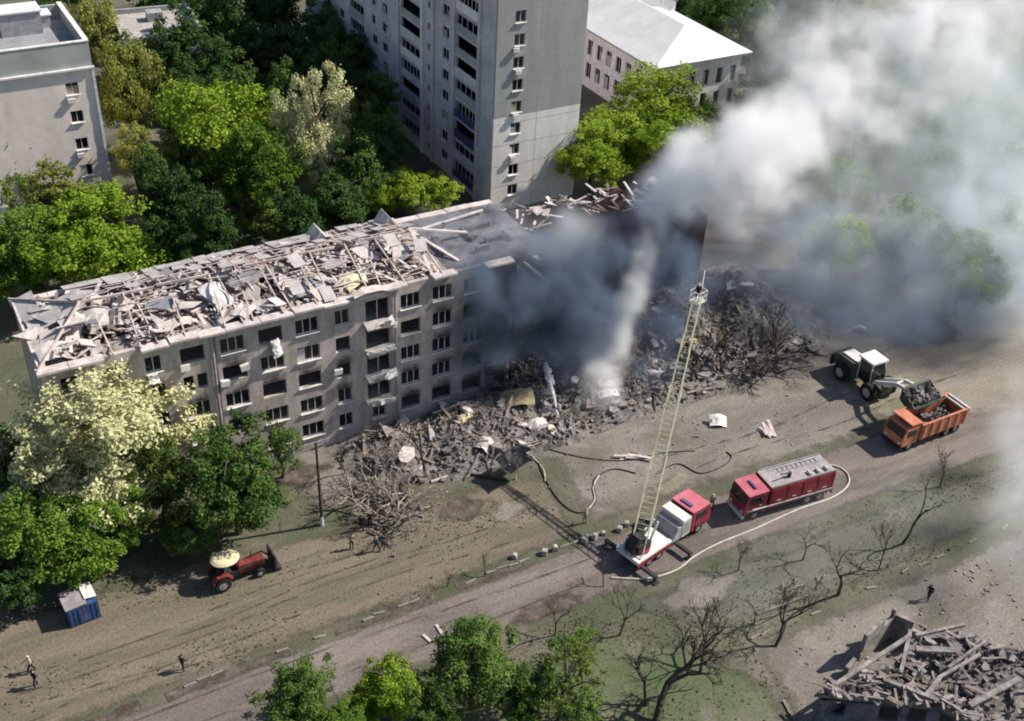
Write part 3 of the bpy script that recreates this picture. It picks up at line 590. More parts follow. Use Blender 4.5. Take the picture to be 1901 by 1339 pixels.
MB().b2(LX1-41.2, LX1+.02, LY-.06, LY+.46, LH+3.03, LH+3.15).build('coping', 'white', P_)
MB().b2(LX1-.5, LX1+.06, LY+.47, LY+14.1, LH+3.04, LH+3.16).build('coping', 'white', P_)
MB().b2(LX1-41.2, LX1-.43, LY+.41, LY+14, LH+1.3, LH+1.5).build('roof', 'bitumen', P_)
MB().b2(LX1-41.2, LX1-.43, LY+13.6, LY+14, LH+1.51, LH+3.0).build('attic_band', 'greyband', P_)
for x_, y_, a, b, h in ((-5.5, 10.2, 4.5, 3, 2.6), (-11.5, 9.6, 3.4, 3, 2.2), (-9.4, 5.0, .8, .8, 1.1), (-16, 8, 4, 4, 2.8), (-3.0, 11.5, 2, 2, 1.4)):
    o = MB().b2(-a/2, a/2, -b/2, b/2, 0, h).build('roof_hut', rd.choice(['greyband', 'white', 'grey']), P_, (LX1+x_, LY+y_, LH+1.5)); MB().b2(-a/2-.2, a/2+.2, -b/2-.2, b/2+.2, h, h+.15).build('hut_roof', 'metalroof', o)
MB().b2(LX1-41.2, LX1+.1, LY-.12, LY-.002, .02, 3.9).build('plinth', 'greyband', P_)

# ------------------------------------------------------------------ school with pale metal hip roof
S_ = thing('school_building', 'low white building with pale metal hip roof beside the tall block', 'building')
sx0, sx1, sy0, sy1, sh = 70.5, 86.0, 47.5, 100, 9.2
fh = [(1.2+2.5*i, 2.3+2.5*i, 1.5+3.6*k, 3.9+3.6*k) for i in range(6) for k in range(2)]
holed(sx1-sx0, sh, fh, .4).build('gable_wall', 'white', S_, (sx0, sy0, 0))
for h in fh: window(S_, sx0+h[0], h[2], h[1]-h[0], 2.4, 1, y=sy0+.15, sill=False)
sh_ = [(1.0+2.6*i, 2.4+2.6*i, 1.5+3.6*k, 3.9+3.6*k) for i in range(20) for k in range(2)]
holed(sy1-sy0-.403, sh-.004, [h for h in sh_ if h[1] < sy1-sy0-1], .4).build('long_wall', 'white', S_, (sx0, sy1, 0), (0, 0, R(-90)))
for h in [h for h in sh_ if h[1] < sy1-sy0-1]: window(S_, 0, h[2], 1.4, 2.4, 2, rot=R(-90), off=lambda a, b, c: (sx0+.15, sy1-h[0], c), sill=False)
MB().b2(sx1-.4, sx1, sy0+.41, sy1, 0, sh).build('rear_wall', 'white', S_)
MB().b2(sx0+1.6, sx0+1.8, sy0+1.6, sy1, 0, sh-.1).build('inner_wall', 'interior', S_)
MB().b2(sx0+1.81, sx1-.41, sy0+1.6, sy0+1.8, 0, sh-.1).build('inner_wall', 'interior', S_)
MB().b2(sx0-1.0, sx1+1.0, sy0-1.0, sy1+1, sh+.0, sh+.3).build('eave_board', 'grey', S_)
rm = MB(); e = 1.05; apex = 12.9; mx_ = (sx0+sx1)/2
rm.add([(sx0-e, sy0-e, sh+.31), (sx1+e, sy0-e, sh+.31), (sx1+e, sy1+e, sh+.31), (sx0-e, sy1+e, sh+.31), (mx_, sy0+4.5, apex), (mx_, sy1-4.5, apex)], [(0, 1, 4), (1, 2, 5, 4), (2, 3, 5), (3, 0, 4, 5), (3, 2, 1, 0)])
rfo = rm.build('roof', 'metalroof', S_)
for i in range(46):
    y = sy0+.2+i*1.15; t = min(1, max(.05, (y-sy0+e)/(4.5+e))); MB().beam((sx0-e, y, sh+.34), (sx0-e+(mx_-sx0+e)*t, y, sh+.34+(apex-sh-.31)*t), .05, .05).build('roof_seam', 'metalroof', rfo)
o = MB().prism([(-2.2, 0), (2.2, 0), (2.2, 1.4), (0, 2.4), (-2.2, 1.4)], -2.5, 2.5).build('roof_dormer', 'white', S_, (mx_+3.5, sy0+17, 11.2)); MB().prism([(-2.6, 1.42), (0, 2.5), (2.6, 1.42), (0, 2.7)], -2.8, 2.8).build('dormer_roof', 'metalroof', o)

# ------------------------------------------------------------------ low flat roofed house far behind
H_ = thing('flat_roofed_house', 'low grey flat roofed house half hidden among trees behind the pale block', 'building', (11.5, 89.5, 0), R(-6))
holed(11, 9.6, [(1.2+2.4*i, 2.4+2.4*i, 1.5+3*k, 3+3*k) for i in range(4) for k in range(3)], .3).build('front_wall', 'greyband', H_, (-5.5, -5.2, 0))
for i in range(4):
    for k in range(3): window(H_, -5.5+1.2+2.4*i, 1.5+3*k, 1.2, 1.5, 2, y=-5.1)
MB().b2(-5.5, -5.2, -4.89, 6, 0, 9.6).build('side_wall', 'greyband', H_); MB().b2(5.2, 5.5, -4.89, 6, 0, 9.6).build('side_wall', 'greyband', H_)
MB().b2(-5.19, 5.19, -4.89, 6, 9.2, 9.5).build('roof', 'concrete', H_)
MB().b2(5.1, 5.6, -5.3, 6, 9.61, 10.4).build('parapet', 'grey', H_); MB().b2(-5.6, 5.09, 5.6, 6, 9.51, 10.2).build('parapet', 'grey', H_)
MB().b2(-1, 1.2, 1, 3, 9.51, 10.8).build('roof_hut', 'grey', H_)

# ------------------------------------------------------------------ trees
def crown(seed, n, leaf, lobes, mat_, flat=1.0, spread=.20, hollow=.45):
    g = np.random.default_rng(seed)
    big = 9; A = g.normal(size=(big, 3)); A /= np.linalg.norm(A, axis=1)[:, None]; A *= g.uniform(.35, .62, big)[:, None]
    k0 = g.integers(0, big, lobes); L = g.normal(size=(lobes, 3)); L /= np.linalg.norm(L, axis=1)[:, None]
    C = A[k0]+L*(g.uniform(.25, .56, lobes)[:, None])
    C[C[:, 2] < -.6, 2] *= .6
    sz = g.uniform(.5, 1.5, lobes)*spread
    k = g.integers(0, lobes, n)
    d = g.normal(size=(n, 3)); d /= np.linalg.norm(d, axis=1)[:, None]
    P = C[k]+d*(sz[k]*np.cbrt(g.uniform(.05, 1, n)))[:, None]*np.array([1, 1, .75])+g.normal(size=(n, 3))*.025
    nr = d*.45+C[k]*.5+np.array([0, 0, .5])+g.normal(size=(n, 3))*.6; nr /= np.linalg.norm(nr, axis=1)[:, None]
    t = np.cross(nr, g.normal(size=(n, 3))); t /= np.linalg.norm(t, axis=1)[:, None]; b = np.cross(nr, t)
    s = (leaf*g.uniform(.5, 1.3, n))[:, None]
    V = np.empty((n, 4, 3)); V[:, 0] = P-t*s; V[:, 1] = P-b*s*.62; V[:, 2] = P+t*s; V[:, 3] = P+b*s*.62
    me = bpy.data.meshes.new('crown'); me.vertices.add(n*4); me.vertices.foreach_set('co', V.ravel()); me.loops.add(n*4); me.loops.foreach_set('vertex_index', np.arange(n*4, dtype=np.int32))
    me.polygons.add(n); me.polygons.foreach_set('loop_start', np.arange(0, n*4, 4, dtype=np.int32)); me.update(calc_edges=True); me.validate(); me.materials.append(M[mat_]); return me
CR = {}
def get_crown(kind, i):
    k = (kind, i)
    if k not in CR:
        s = 100+i*7+hash(kind[0])*0
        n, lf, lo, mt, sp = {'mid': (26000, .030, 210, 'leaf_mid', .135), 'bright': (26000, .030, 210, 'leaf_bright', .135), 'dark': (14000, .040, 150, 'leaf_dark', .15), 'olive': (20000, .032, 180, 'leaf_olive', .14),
                             'pale': (36000, .023, 300, 'leaf_pale', .105), 'sparse': (7000, .032, 130, 'leaf_dull', .11), 'dull': (18000, .030, 190, 'leaf_dull', .12)}[kind]
        CR[k] = crown(s+len(kind)*31, n, lf, lo, mt, spread=sp)
    return CR[k]
def trunk_mesh(h, r, rx, rz, hc, seed, mat_='bark'):
    r2 = random.Random(seed); mb = MB(); pts = [Vector((0, 0, 0))]; nseg = 4; top = hc+rz*.45
    for i in range(1, nseg+1): pts.append(Vector((r2.uniform(-.1, .1)*rx, r2.uniform(-.1, .1)*rx, top*i/nseg)))
    for i in range(nseg): mb.tube(pts[i], pts[i+1], r*(1-.2*i), r*(1-.2*(i+1)), 7)
    for k in range(9):
        t = r2.uniform(.42, .95)*nseg; i = min(nseg-1, int(t)); p = pts[i].lerp(pts[i+1], t-i); a = k*2.4+r2.random(); e = r2.uniform(.45, .8)
        q = p+Vector((math.cos(a)*rx*e, math.sin(a)*rx*e, rz*r2.uniform(.1, .55))); m_ = p.lerp(q, .5)+Vector((0, 0, .12*rz)); mb.tube(p, m_, r*.42, r*.26, 5); mb.tube(m_, q, r*.26, r*.08, 5)
    return mb.mesh('trunk', mat_)
tseed = [0]
def tree(px_, py_, hc, rxp, rzp, kind, label, group=None, var=0, name='leafy_tree', base=None):
    """crown centre seen at the pixel, taken at height hc above the ground it grows from; radii in pixels of the photograph"""
    P = gp(px_, py_, hc); s = pxm(P); rx = 1.12*rxp/s; rz = 1.12*rzp/s/.86
    rz = min(rz, hc*.98); tseed[0] += 1; q = random.Random(tseed[0])
    t = thing(name, label, 'tree', (P.x, P.y, 0), 0, group)
    link('crown', get_crown(kind, var % 3), t, (0, 0, hc), (0, 0, q.uniform(0, 6.28)), (rx*q.uniform(.94, 1.06), rx*q.uniform(.94, 1.06), rz))
    link('trunk', trunk_mesh(hc, .035*hc+.06, rx, rz, hc, tseed[0]), t)
    return t
tree(25, 295, 8, 62, 88, 'mid', 'green tree against the pale block wall, its top at the second window', var=0)
tree(95, 385, 7, 75, 62, 'olive', 'yellowish tree low in front of the pale block', var=1)
tree(40, 470, 6, 85, 85, 'mid', 'wide green tree behind the left end of the damaged building', var=1)
tree(185, 445, 7, 118, 78, 'bright', 'large bright green tree between the pale block and damaged roof', var=0)
tree(300, 455, 4, 50, 42, 'dark', 'small dark tree behind the damaged roof beside the bright green tree', var=0)
tree(245, 165, 9, 62, 130, 'olive', 'tall drooping olive willow beside the pale block corner', var=0, name='willow_tree')
tree(190, 75, 8, 48, 62, 'olive', 'olive tree behind the corner of the pale block roof', var=2)
tree(250, 290, 5, 45, 45, 'olive', 'low olive tree at the foot of the willow', var=1)
tree(420, 250, 9.5, 105, 95, 'bright', 'big rounded green tree beside the blossoming tree', var=2)
tree(480, 330, 7, 80, 75, 'mid', 'green tree in front of the big rounded tree behind the roof', var=0)
tree(350, 320, 6, 55, 70, 'dull', 'dull green tree at the edge of the shaded court', var=1)
tree(505, 400, 4, 58, 36, 'dull', 'low green tree just behind the roof dormer', var=2)
tree(592, 250, 9.5, 74, 112, 'pale', 'pale yellow blossoming tree standing behind the damaged roof', var=0, name='blossom_tree')
tree(660, 260, 7, 40, 70, 'dull', 'greyish green tree behind the blossoming tree', var=0)
tree(715, 358, 4, 44, 32, 'bright', 'smaller low bright tree behind the roof dormers', var=1)
tree(788, 358, 4, 56, 38, 'bright', 'low bright tree by the foot of the tall block', var=2)
tree(1215, 205, 8, 108, 72, 'bright', 'large vivid yellow green tree before the low white building', var=1)
tree(1105, 285, 6, 72, 50, 'bright', 'vivid green tree at the shaded corner of the tall block', var=0)
tree(1180, 275, 5, 55, 45, 'bright', 'vivid green tree behind the burnt end of the building', var=2)
tree(1290, 250, 5, 50, 50, 'dark', 'dark green tree between the vivid tree and the smoke', var=1)
q = random.Random(5)
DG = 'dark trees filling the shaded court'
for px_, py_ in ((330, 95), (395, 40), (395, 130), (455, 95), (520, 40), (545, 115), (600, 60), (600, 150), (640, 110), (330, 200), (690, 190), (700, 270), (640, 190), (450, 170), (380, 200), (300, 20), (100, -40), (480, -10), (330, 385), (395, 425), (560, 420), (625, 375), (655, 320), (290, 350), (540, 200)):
    tree(px_, py_, 7, q.uniform(48, 66), q.uniform(48, 62), 'dark', 'shade-darkened green tree in the shaded court between pale block and tall block', DG, var=q.randrange(3))
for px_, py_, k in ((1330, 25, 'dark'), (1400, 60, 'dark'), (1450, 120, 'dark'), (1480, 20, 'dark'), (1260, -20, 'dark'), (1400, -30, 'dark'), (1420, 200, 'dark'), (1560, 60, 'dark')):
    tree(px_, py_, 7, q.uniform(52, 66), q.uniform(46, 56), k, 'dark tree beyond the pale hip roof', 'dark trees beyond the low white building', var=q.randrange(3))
for px_, py_ in ((1560, 330), (1650, 300), (1760, 360), (1860, 340), (1870, 430), (1720, 250), (1600, 220), (1820, 240), (1700, 440), (1780, 130), (1680, 130), (1880, 120), (1560, 440), (1800, 500)):
    tree(px_, py_, 6, q.uniform(50, 75), q.uniform(45, 60), q.choice(['mid', 'bright', 'mid']), 'green tree veiled by the drifting smoke', 'trees behind the smoke', var=q.randrange(3))
tree(190, 815, 8, 158, 118, 'pale', 'huge pale blossoming tree before the left end of the damaged building', var=1, name='blossom_tree')
tree(130, 900, 6, 100, 70, 'pale', 'lower pale blossoming tree in front of the huge one', var=2, name='blossom_tree')
tree(290, 880, 5, 62, 70, 'dull', 'dull tree squeezed between blossom and the green yard tree', var=1)
t_ = gp(405, 1020); tree(432, 882, 6.4, 112, 92, 'dull', 'green tree with leaning trunk standing beside the red tractor', var=0)
tree(95, 1000, 4.6, 98, 82, 'mid', 'bright green tree overhanging the blue kiosk', var=1)
tree(200, 960, 4.2, 80, 60, 'mid', 'green tree next to the one overhanging the blue kiosk', var=2)
tree(25, 890, 6, 50, 80, 'dark', 'dark tree shaded behind the pale blossoming tree', var=1)  # shadow at this spot is put into the dark leaf colour
tree(15, 1080, 3.2, 60, 50, 'dark', 'small dark tree behind the blue kiosk', var=2)
tree(350, 985, 2.6, 60, 34, 'dull', 'low bush under the green yard tree', var=2, name='shrub')
tree(520, 835, 3.2, 46, 60, 'sparse', 'thin leafy tree against the facade beside the green yard tree', var=0)
tree(548, 1295, 4.2, 80, 62, 'dull', 'round dark green tree across the road from the walking person', var=1)
tree(722, 1268, 4.4, 64, 64, 'bright', 'small yellow green tree across the road', var=1)
tree(880, 1235, 4.6, 92, 70, 'dull', 'slender leafy tree between the yellow green tree and the thin ones', var=2)
tree(1045, 1265, 4.4, 82, 78, 'sparse', 'thin dull tree beside the big bare tree', var=1)
tree(980, 1290, 3.4, 58, 60, 'dull', 'low green tree at the foot of the thin dull tree', var=0)
tree(1085, 1210, 3.2, 45, 42, 'sparse', 'sparse young tree near the ladder truck', var=2)
tree(800, 1310, 3.4, 60, 52, 'dull', 'dark green tree in front of the slender leafy tree', var=0)
tree(640, 1345, 3.2, 60, 42, 'mid', 'low green tree between the round dark and yellow green ones', var=1)

def bare_mesh(h, r, seed, lean=(0, 0), depth=5, spread=.55, fork=3, mat_='bark'):
    r2 = random.Random(seed); mb = MB()
    def grow(p, d, L, r_, k):
        n = 2; q_ = p
        for i in range(n):
            d2 = (d+Vector((r2.gauss(0, .12), r2.gauss(0, .12), r2.gauss(0, .06)))).normalized(); e = q_+d2*L/n
            mb.tube(q_, e, r_*(1-.3*i/n), r_*(1-.3*(i+1)/n), 5 if k < 3 else 4, cap=False); q_ = e; d = d2
        if k >= depth: return
        for i in range(fork if k < depth-1 else 2):
            a = r2.uniform(0, 6.28); s = spread*r2.uniform(.6, 1.3); x = d.cross(Vector((.3, .2, 1))).normalized(); y = d.cross(x)
            nd = (d+(x*math.cos(a)+y*math.sin(a))*s+Vector((0, 0, .12))).normalized(); grow(q_-d*L*r2.uniform(0, .25), nd, L*r2.uniform(.55, .8), r_*.6, k+1)
    grow(Vector((0, 0, 0)), Vector((lean[0], lean[1], 1)).normalized(), h*.34, r, 0)
    return mb.mesh('branches', mat_)
def bare(px_, py_, h, label, seed, r=.16, name='bare_tree', group=None, z=0, **k):
    P = gp(px_, py_, z); t = tag(link(name, bare_mesh(h, r, seed, **k), None, P), label, 'tree', group); return t
bare(1215, 1345, 9.5, 'big bare spreading tree beside the collapsed house', 3, r=.3, lean=(.5, .25), spread=.8)
bare(1200, 1310, 6, 'second bare stem beside the big spreading tree', 31, r=.14, lean=(-.1, .3), spread=.5, depth=4)
bare(1555, 1105, 9.5, 'slim bare tree on the verge facing the red tanker truck', 5, r=.15, spread=.3, depth=4, fork=2)
bare(1675, 1010, 8, 'slim forked bare tree on the verge', 6, r=.13, spread=.4, depth=4, fork=2)
bare(1745, 905, 5.5, 'bare sapling pair by the orange dump truck', 7, r=.1, spread=.45, depth=4)
bare(1120, 1090, 3.6, 'twiggy shrub beside the ladder truck shadow', 8, r=.06, spread=.6, depth=4, name='bare_shrub')
bare(900, 1070, 2.6, 'thin twiggy shrub on the road edge', 9, r=.05, spread=.5, depth=4, name='bare_shrub')
bare(790, 890, 9.5, 'tall scorched trunk standing in front of the wrecked balconies', 10, r=.15, spread=.3, depth=3, fork=2, name='scorched_tree')
bare(1340, 700, 9, 'scorched bare tree standing in the rubble behind the ladder', 12, r=.2, spread=.5, depth=5)
bare(1440, 680, 8, 'scorched bare tree at the edge of the drifting smoke', 13, r=.17, spread=.5, depth=5)
bare(1280, 720, 6.5, 'broken scorched tree at the rubble beside the ladder', 14, r=.15, spread=.6, depth=4)
bare(1030, 1180, 4.2, 'leafless small tree behind the thin dull tree', 15, r=.08, spread=.6, depth=4)
bare(1400, 1160, 3.6, 'low bare bush near the collapsed house', 16, r=.07, spread=.7, depth=4, name='bare_shrub')
bare(630, 965, 4.2, 'thin dead sapling next to the whitewashed pole', 17, r=.05, spread=.25, depth=3, fork=2)
bare(520, 990, 2.6, 'shorter dead sapling near the tractor side of the whitewashed pole', 18, r=.04, spread=.25, depth=2, fork=2)
bare(1300, 1250, 7.5, 'leaning bare tree next to the big spreading tree', 51, r=.16, lean=(.35, .3), spread=.7)
bare(1440, 1200, 6.5, 'bare crooked tree facing the collapsed house', 52, r=.14, lean=(.3, .1), spread=.75)
bare(1370, 1060, 4.5, 'bare thorny shrub next to the pale looping hose', 53, r=.08, spread=.7, name='bare_shrub')
bare(1490, 1040, 4.5, 'bare thorny shrub behind the slim bare tree', 54, r=.08, spread=.7, name='bare_shrub')
bare(1630, 1060, 5, 'bare bushy sapling between the two slim bare trees', 55, r=.08, spread=.55, name='bare_shrub')
bare(1150, 1180, 5.5, 'bare sapling between thin dull tree and big spreading tree', 56, r=.09, spread=.5)
bare(830, 1090, 2.4, 'thin grassy twig bush on the yard side of the kerb', 57, r=.04, spread=.6, depth=4, name='bare_shrub')
bare(640, 880, 4.5, 'scorched sapling between the pole and the brush heap', 58, r=.07, spread=.5)
bare(700, 840, 5.0, 'scorched sapling behind the brush heap', 59, r=.08, spread=.55)
bare(880, 800, 4.0, 'scorched sapling standing in the front rubble', 61, r=.08, spread=.5, depth=4)
# felled brush in front of the building
q = random.Random(8)
fb = thing('felled_brush', 'heap of pale broken branches in front of the ruined building', 'brush', gp(720, 950))
for i in range(26):
    o = link('branch', bare_mesh(q.uniform(4, 6.5), .13, 40+i, depth=4, spread=.75, mat_=M['paletwig']), fb, (q.uniform(-2.6, 2.8), q.uniform(-2.4, 4.4), .3), (q.choice((-1, 1))*q.uniform(.9, 1.5), q.uniform(-.6, .6), q.uniform(0, 6)))
fb2 = thing('felled_brush', 'tangle of dark broken branches at the rubble by the ladder', 'brush', gp(1380, 690))
for i in range(24):
    link('branch', bare_mesh(q.uniform(3.5, 6), .11, 60+i, depth=4, spread=.7, mat_=M['bark' if i % 3 else 'paletwig']), fb2, (q.uniform(-5, 6), q.uniform(-2.5, 2.5), .3), (q.uniform(-1.2, 1.2), q.uniform(-1.2, 1.2), q.uniform(0, 6)))
fb3 = thing('felled_brush', 'litter of broken branches on the verge facing the tanker', 'brush', gp(1480, 1085))
for i in range(7): link('branch', bare_mesh(q.uniform(1.6, 2.8), .05, 80+i, depth=4, spread=.7, mat_=M['paletwig']), fb3, (q.uniform(-4.5, 3.5), q.uniform(-1, 1.4), .12), (q.uniform(-1.4, 1.4), q.uniform(-1.4, 1.4), q.uniform(0, 6)))

# ------------------------------------------------------------------ vehicles
_wm = {}
def wheel(parent, x, y, z, r, wd):
    k = (round(r, 2), round(wd, 2))
    if k not in _wm:
        t = MB(); n = 20; prof = [(r*.55, -wd/2), (r*.9, -wd/2), (r, -wd*.3), (r, wd*.3), (r*.9, wd/2), (r*.55, wd/2)]; V = []; F = []
        for i in range(n):
            a = 2*math.pi*i/n
            for rr, yy in prof: V.append((rr*math.cos(a), yy, rr*math.sin(a)))
        m_ = len(prof)
        for i in range(n):
            for j in range(m_): F.append((i*m_+j, i*m_+(j+1) % m_, ((i+1) % n)*m_+(j+1) % m_, ((i+1) % n)*m_+j))
        t.add(V, F); rm_ = MB().tube((0, -wd*.42, 0), (0, wd*.42, 0), r*.56, n=14).tube((0, -wd*.5, 0), (0, wd*.5, 0), r*.2, n=8)
        _wm[k] = (t.mesh('wheel', 'rubber'), rm_.mesh('rim', 'grey'))
    o = link('wheel', _wm[k][0], parent, (x, y, z)); link('rim', _wm[k][1], o); return o
# --- red tanker
F_ = thing('fire_tanker', 'red fire tanker truck with grey roof deck, hose looped behind it', 'fire truck', (34.0, -25.0, .02), R(174.5))
MB().b2(-4.6, 4.4, -.45, .45, .62, .9).build('chassis', 'dark', F_)
cab = MB().prism([(2.35, .75), (4.55, .75), (4.6, 1.75), (4.35, 2.85), (2.35, 2.95)], -1.22, 1.22).build('cab', 'red', F_)
MB().prism([(2.3, 2.96), (4.4, 2.86), (4.36, 2.93), (2.3, 3.04)], -1.24, 1.24).build('cab_roof', 'red_sunlit', cab)
MB().prism([(4.585, 1.78), (4.64, 1.78), (4.42, 2.72), (4.37, 2.72)], -1.08, 1.08).build('windshield', 'glass', cab)
for s in (-1, 1):
    MB().b2(2.95, 4.15, s*1.225-.012, s*1.225+.012, 1.85, 2.6).build('door_window', 'glass', cab); MB().b2(4.58, 4.66, s*.85-.14, s*.85+.14, .95, 1.2).build('headlight', 'white', cab)
    MB().b2(3.0, 3.12, s*1.35-.08, s*1.35+.08, 2.0, 2.5).build('mirror', 'dark', cab)
MB().b2(4.5, 4.75, -1.22, 1.22, .45, .74).build('bumper', 'palesteel', F_)
MB().b2(3.2, 3.4, -.6, .6, 3.04, 3.12).build('light_bar', 'indigo', cab)
body = MB().prism([(-4.7, .95), (2.1, .95), (2.1, 3.12), (-4.7, 3.12)], -1.27, 1.27).build('body', 'red', F_)
MB().b2(-4.66, 2.06, -1.22, 1.22, 3.125, 3.2).build('roof_deck', 'deckgrey', body)
for s in (-1, 1):
    MB().b2(-4.6, 2.0, s*1.2-.03, s*1.2+.03, 3.2, 3.34).build('roof_rail', 'grey', body)
    for i in range(4): MB().b2(-4.4+i*1.62, -3.0+i*1.62, s*1.275-.012, s*1.275+.012, 1.55, 2.9).build('locker_door', 'red' if i % 2 else 'grey', body) if i in (1,) else MB().b2(-4.4+i*1.62, -3.0+i*1.62, s*1.275-.012, s*1.275+.012, 1.55, 2.9).build('locker_door', 'red', body)
    MB().b2(-4.6, 4.3, s*1.245-.05, s*1.245+.05, 1.18, 1.3).build('stripe', 'white', body)
o = MB()
for i in range(9): o.b2(-3.8+i*.5, -3.75+i*.5, -.9, -.4, 3.22, 3.27)
o.b2(-4.0, .6, -.93, -.88, 3.21, 3.3).b2(-4.0, .6, -.42, -.37, 3.21, 3.3).build('roof_ladder', 'grey', body)
MB().tube((-.2, .4, 3.2), (-.2, .4, 3.7), .18, n=10).tube((-.2, .4, 3.65), (.9, .5, 3.85), .07, n=8).build('water_cannon', 'dark', body)
for x_ in (3.4, -2.2, -3.5):
    for s in (-1, 1): wheel(F_, x_, s*1.05, .54, .54, .34)
for s_ in (-1, 1):
    for i in range(5): MB().b2(-4.48+i*1.62, -4.44+i*1.62, s_*1.29-.012, s_*1.29+.012, 1.35, 3.0).build('locker_seam', 'dark', body)
    for i in range(4): MB().b2(-3.9+i*1.62, -3.5+i*1.62, s_*1.295-.012, s_*1.295+.012, 1.62, 1.7).build('locker_handle', 'palesteel', body)
    for x_ in (-2.2, -3.5, 3.4): MB().prism([(x_-.72, .75), (x_-.5, 1.18), (x_+.5, 1.18), (x_+.72, .75), (x_+.62, .75), (x_+.42, 1.08), (x_-.42, 1.08), (x_-.62, .75)], s_*1.2-.12, s_*1.2+.12).build('wheel_arch', 'dark', F_)
    MB().b2(2.75, 2.78, s_*1.235-.012, s_*1.235+.012, .95, 2.7).build('door_seam', 'dark', cab); MB().b2(2.9, 3.1, s_*1.24-.012, s_*1.24+.012, 1.6, 1.66).build('door_handle', 'palesteel', cab)
for i in range(3): MB().tube((-3.9+i*.9, .45, 3.34), (-3.9+i*.9, 1.0, 3.34), .13, n=10).build('hose_roll', 'hose', body)
MB().b2(-4.84, -4.72, -.9, .9, 1.3, 2.9).build('rear_shutter', 'grey', body); MB().b2(-4.9, -4.7, -1.2, 1.2, .6, .8).build('rear_step', 'dark', F_)
# --- ladder truck
A_ = thing('ladder_truck', 'red and white fire ladder truck with its ladder raised', 'fire truck', (21.5, -24.6, .02), R(13))
MB().b2(-4.3, 4.5, -.45, .45, .6, .88).build('chassis', 'dark', A_)
cab = MB().prism([(2.3, .75), (4.7, .75), (4.75, 1.7), (4.45, 2.75), (2.3, 2.85)], -1.22, 1.22).build('cab', 'red', A_)
MB().prism([(2.25, 2.86), (4.5, 2.76), (4.46, 2.84), (2.25, 2.95)], -1.24, 1.24).build('cab_roof', 'red_sunlit', cab)
MB().prism([(4.735, 1.75), (4.79, 1.75), (4.52, 2.62), (4.47, 2.62)], -1.08, 1.08).build('windshield', 'glass', cab)
for s in (-1, 1):
    MB().b2(2.8, 4.2, s*1.225-.012, s*1.225+.012, 1.8, 2.5).build('door_window', 'glass', cab); MB().b2(4.7, 4.8, s*.85-.14, s*.85+.14, .95, 1.2).build('headlight', 'white', cab)
MB().b2(1.05, 2.05, -1.24, 1.24, .9, 2.72).build('equipment_box', 'white', A_)
MB().prism([(-.2, .9), (1.0, .9), (1.0, 2.2), (.5, 2.2)], -1.2, 1.2).build('sloped_panel', 'grey', A_)
for s_ in (-1, 1):
    MB().b2(2.72, 2.75, s_*1.235-.012, s_*1.235+.012, .95, 2.6).build('door_seam', 'dark', cab)
    for x_ in (-1.6, -2.85, 3.4): MB().prism([(x_-.7, .72), (x_-.5, 1.12), (x_+.5, 1.12), (x_+.7, .72), (x_+.6, .72), (x_+.42, 1.04), (x_-.42, 1.04), (x_-.6, .72)], s_*1.18-.12, s_*1.18+.12).build('wheel_arch', 'dark', A_)
    MB().b2(1.15, 1.95, s_*1.245-.012, s_*1.245+.012, 1.1, 2.5).build('locker_door', 'grey', A_)
MB().b2(2.6, 2.9, -.6, .6, 2.95, 3.05).build('light_bar', 'indigo', cab)
dk = MB().b2(-4.4, 1.0 - 1.25, -1.24, 1.24, .95, 1.32).build('rear_deck', 'white', A_)
for s in (-1, 1): MB().b2(-4.38, -.28, s*1.25-.02, s*1.25+.02, .7, 1.15).build('side_skirt', 'red', dk)
for x_, s in ((-3.9, 1), (-3.9, -1), (.4, 1), (.4, -1)):
    o = MB().b2(-.16, .16, s*1.2 if s > 0 else -2.9, 2.9 if s > 0 else -1.2, .5, .75).build('outrigger', 'dark', A_, (x_, 0, 0)); MB().tube((0, s*2.75, .5), (0, s*2.75, .08), .1, n=8).box((0, s*2.75, .05), (.6, .6, .08)).build('outrigger_foot', 'dark', o)
for x_ in (3.4, -1.6, -2.85):
    for s in (-1, 1): wheel(A_, x_, s*1.02, .52, .52, .34)
tt = MB().tube((-3.0, 0, 1.32), (-3.0, 0, 1.62), .95, n=18).build('turntable', 'red', A_)
MB().b2(-3.9, -2.4, -.75, -.5, 1.62, 2.3).b2(-3.9, -2.4, .5, .75, 1.62, 2.3).build('ladder_bracket', 'dark', tt)
MB().b2(-2.5, -1.6, .7, 1.35, 1.45, 2.7).build('control_cabin', 'dark', tt)
MB().prism([(-4.3, 1.62), (-2.2, 1.62), (-2.6, 2.5), (-3.6, 2.9), (-4.3, 2.2)], -.48, .48).build('slewing_frame', 'dark', tt)
for s in (-1, 1): MB().tube((-2.2, s*.4, 1.7), (-1.2, s*.2, 3.3), .11).build('lift_cylinder', 'palesteel', tt)
Am = Matrix.Translation((21.5, -24.6, .02)) @ Matrix.Rotation(R(13), 4, 'Z'); Ai = Am.inverted()
lb = Vector((18.2, -25.6, 1.5)); lt = Vector((31.2, -13.5, 17.5)); lb_l = Ai @ lb; lt_l = Ai @ lt
ld = (lt_l-lb_l).normalized(); lx = ld.cross(Vector((0, 0, 1))).normalized(); lz = lx.cross(ld); LL = (lt_l-lb_l).length
